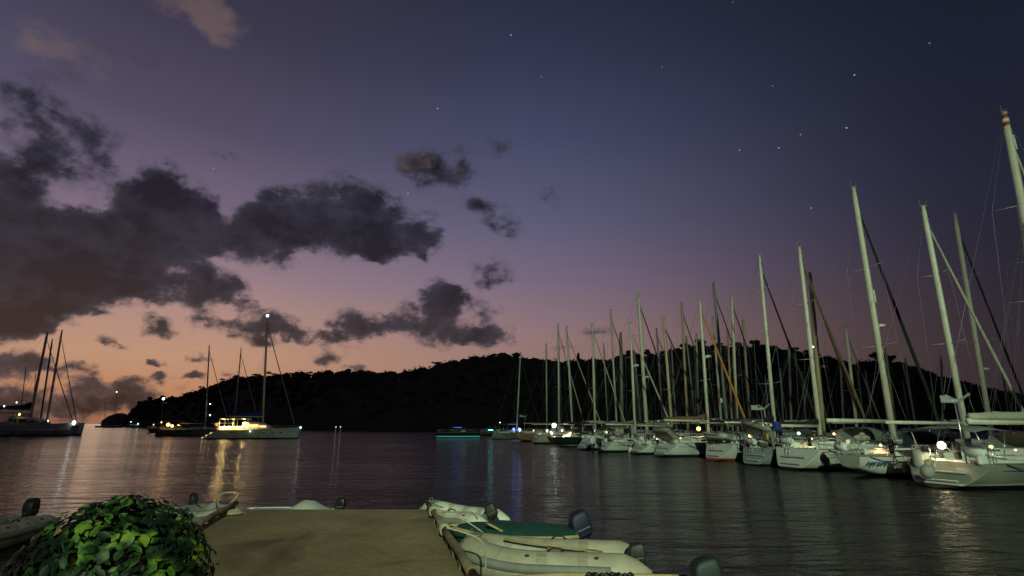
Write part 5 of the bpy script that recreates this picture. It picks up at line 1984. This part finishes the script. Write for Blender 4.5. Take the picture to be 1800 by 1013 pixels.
b_ = tag(bn.build("sail_bundle", M["canvas_cream"]), "lumpy white sail bundle lashed on the tall-masted yacht's coachroof", "sail")
b_.location = world_pt(bd, (-1.6, -.5, 1.62))
b_.rotation_euler = (0, 0, bd.rotation_euler.z)

# ------------------------------------------------------------------ ropes on the dock


def rope(pts, r, label, m_=None):
    pts = [Vector(p) for p in pts]
    fine = []
    n = len(pts)
    for i in range(n - 1):
        p0, p1, p2, p3 = pts[max(i - 1, 0)], pts[i], pts[i + 1], pts[min(i + 2, n - 1)]
        for k in range(8):
            t = k / 8
            fine.append(.5 * ((2 * p1) + (p2 - p0) * t + (2 * p0 - 5 * p1 + 4 * p2 - p3) * t * t + (3 * p1 - p0 - 3 * p2 + p3) * t ** 3))
    fine.append(pts[-1])
    tag(MB().tube(fine, r, 6).build("mooring_rope", m_ or M["rope"]), label, "rope", "mooring ropes at the dock")


def rail_pt(t, z=.19):
    p = DR0.lerp(DR1, t)
    return Vector((p.x - .1, p.y, DOCK_Z + z))


rope([rail_pt(.78), (-.95, 10.7, .98), (-.55, 10.85, .72)], .014, "pale painter from the dock rail to the large grey inflatable")
rope([rail_pt(.80), (-1.0, 11.25, 1.02), (-.80, 11.6, .95), (-.72, 11.9, .78)], .012, "thin cream line looping to the green covered dinghy")
rope([rail_pt(.97), (-1.7, 13.2, .85), (-1.75, 14.6, .62)], .012, "slack line from the dock corner to the pale grey inflatable")
rope([(DL1.x + .12, DL1.y - .35, DOCK_Z + .12), (-5.98, 12.35, 1.22), (-6.25, 12.3, 1.24), (-6.5, 12.5, 1.05), (-7.1, 13.8, .66)], .014, "pale looped painter over the dock's far left corner")
rope([rail_pt(.62), (-.50, 9.3, .88), (-.40, 8.9, .56)], .016, "short taut line from the dock rail to the tan dinghy")
for (t, lab) in ((.86, "rope hitch round the dock rail beside the green covered dinghy"), (.64, "thick rope hitch round the dock rail beside the large grey inflatable")):
    a_, b2 = rail_pt(t, .125), (DR1 - DR0).normalized()
    out = Vector((b2.y, -b2.x, 0))
    pts = []
    for i in range(49):
        q = 2 * math.pi * i / 12
        pts.append(a_ + b2 * (-.09 + .045 * i / 12) + out * math.cos(q) * .078 + Vector((0, 0, math.sin(q) * .078)))
    tag(MB().tube(pts, .018, 6).build("rope_hitch", M["rope"]), lab, "rope", "rope hitches on the dock rail")
rnd = random.Random(3)
t = MB()
q0 = DL0.lerp(DL1, .95)
for i in range(60):
    q = i * .42
    t.v
pts = [Vector((q0.x + .35 + (.20 - .0015 * i) * math.cos(i * .42), q0.y - .3 + (.20 - .0015 * i) * math.sin(i * .42), DOCK_Z + .02 + .0012 * i)) for i in range(64)]
tag(MB().tube(pts, .014, 5).build("rope_coil", M["rope"]), "small coil of pale rope lying near the dock's far left corner", "rope")


# ------------------------------------------------------------------ the shrub in its pot
def build_shrub():
    rnd = random.Random(21)
    base = Vector((-2.98, 4.38, DOCK_Z))
    root = empty("potted_shrub", base, 0, "rounded broad-leaved green shrub beside the dock", "shrub")
    pot = MB()
    pot.tube([(0, 0, 0), (0, 0, .06), (0, 0, .34), (0, 0, .36)], [.24, .26, .34, .31], 20)
    pot.build("pot", mat("terracotta", (0.22, 0.09, 0.05), .85, var=.2), root)
    st = MB()
    C, RX, RZ = Vector((0, 0, .56)), .69, .72
    for i in range(16):
        a, e = rnd.uniform(0, 6.28), rnd.uniform(.1, 1.4)
        d = Vector((math.cos(a) * math.cos(e), math.sin(a) * math.cos(e), math.sin(e)))
        tip = C + Vector((d.x * RX, d.y * RX, d.z * RZ)) * .92
        st.tube([(0, 0, .25), (tip.x * .35, tip.y * .35, .25 + (tip.z - .25) * .5), tip], [.018, .012, .005], 5)
    st.build("stem", M["bark"], root)
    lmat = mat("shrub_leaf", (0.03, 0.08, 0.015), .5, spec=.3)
    nt = lmat.node_tree
    bs = nt.nodes["Principled BSDF"]
    ge = nt.nodes.new("ShaderNodeNewGeometry")
    nz = nt.nodes.new("ShaderNodeTexNoise")
    nz.inputs["Scale"].default_value = 4.6
    nz.inputs["Detail"].default_value = 3
    nz.inputs["Roughness"].default_value = .6
    nt.links.new(ge.outputs["Position"], nz.inputs["Vector"])
    rp = nt.nodes.new("ShaderNodeValToRGB")  # lit patches among dark leaves are painted into the colour by noise
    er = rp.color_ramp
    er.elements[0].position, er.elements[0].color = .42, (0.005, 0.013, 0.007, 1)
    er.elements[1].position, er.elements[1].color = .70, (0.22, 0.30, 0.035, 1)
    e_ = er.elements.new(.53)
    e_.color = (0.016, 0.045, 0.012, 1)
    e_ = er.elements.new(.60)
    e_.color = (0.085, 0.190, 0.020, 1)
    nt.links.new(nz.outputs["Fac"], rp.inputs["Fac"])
    nt.links.new(rp.outputs["Color"], bs.inputs["Base Color"])

    def leaf_geo(s, w):
        pr = [(0, 0), (.22, .62), (.5, 1.0), (.75, .72), (1.0, 0)]
        vs, fs = [], []
        for (x, k) in pr:
            z = -.22 * x * x * s
            vs += [(x * s, -w * k * s, z + .06 * k * s), (x * s, 0, z), (x * s, w * k * s, z + .06 * k * s)]
        for i in range(4):
            fs += [(i * 3, i * 3 + 3, i * 3 + 4, i * 3 + 1), (i * 3 + 1, i * 3 + 4, i * 3 + 5, i * 3 + 2)]
        return vs, fs
    protos = []
    for w in (.22, .28, .34, .40):
        mb = MB()
        vs, fs = leaf_geo(1.0, w)
        mb.add(vs, fs, True)
        protos.append(mb.mesh("leaf", lmat))

    def frame(d, rnd):
        """leaf lies roughly on the dome, tip outward and drooping"""
        up = Vector((0, 0, 1))
        tang = (up - d * up.dot(d))
        tang = tang.normalized() if tang.length > 1e-3 else Vector((1, 0, 0))
        side = d.cross(tang)
        a = rnd.uniform(0, 6.28)
        x = (tang * math.cos(a) + side * math.sin(a)) * .8 + d * rnd.uniform(-.12, .28) + Vector((0, 0, -.2))
        x.normalize()
        n = (d + Vector((rnd.uniform(-.4, .4), rnd.uniform(-.4, .4), rnd.uniform(-.3, .4))))
        y = n.cross(x).normalized()
        z = x.cross(y)
        return Matrix((x, y, z)).transposed()
    view = (Vector((0, 0, CAM_H)) - base - C).normalized()
    for i in range(300):
        while True:
            d = Vector((rnd.gauss(0, 1), rnd.gauss(0, 1), rnd.gauss(0, 1))).normalized()
            if d.dot(view) > -.1 and d.z > -.35:
                break
        k = rnd.uniform(.93, 1.0)
        lump = 1 + .05 * math.sin(d.x * 9 + 1) * math.sin(d.z * 8)
        p = C + Vector((d.x * RX, d.y * RX, d.z * RZ)) * k * lump
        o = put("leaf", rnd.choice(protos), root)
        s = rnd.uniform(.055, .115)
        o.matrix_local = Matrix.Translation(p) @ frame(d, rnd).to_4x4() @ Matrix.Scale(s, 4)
    mb = MB()
    for i in range(7000):
        d = Vector((rnd.gauss(0, 1), rnd.gauss(0, 1), rnd.gauss(0, 1))).normalized()
        if d.z < -.6:
            continue
        k = rnd.uniform(.55, .985) ** .7
        p = C + Vector((d.x * RX, d.y * RX, d.z * RZ)) * k
        fr = frame(d, rnd)
        vs, fs = leaf_geo(rnd.uniform(.045, .10), rnd.uniform(.22, .4))
        mb.add([p + fr @ Vector(v) for v in vs], fs, True)
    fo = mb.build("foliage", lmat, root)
    fo["kind"] = "stuff"


build_shrub()
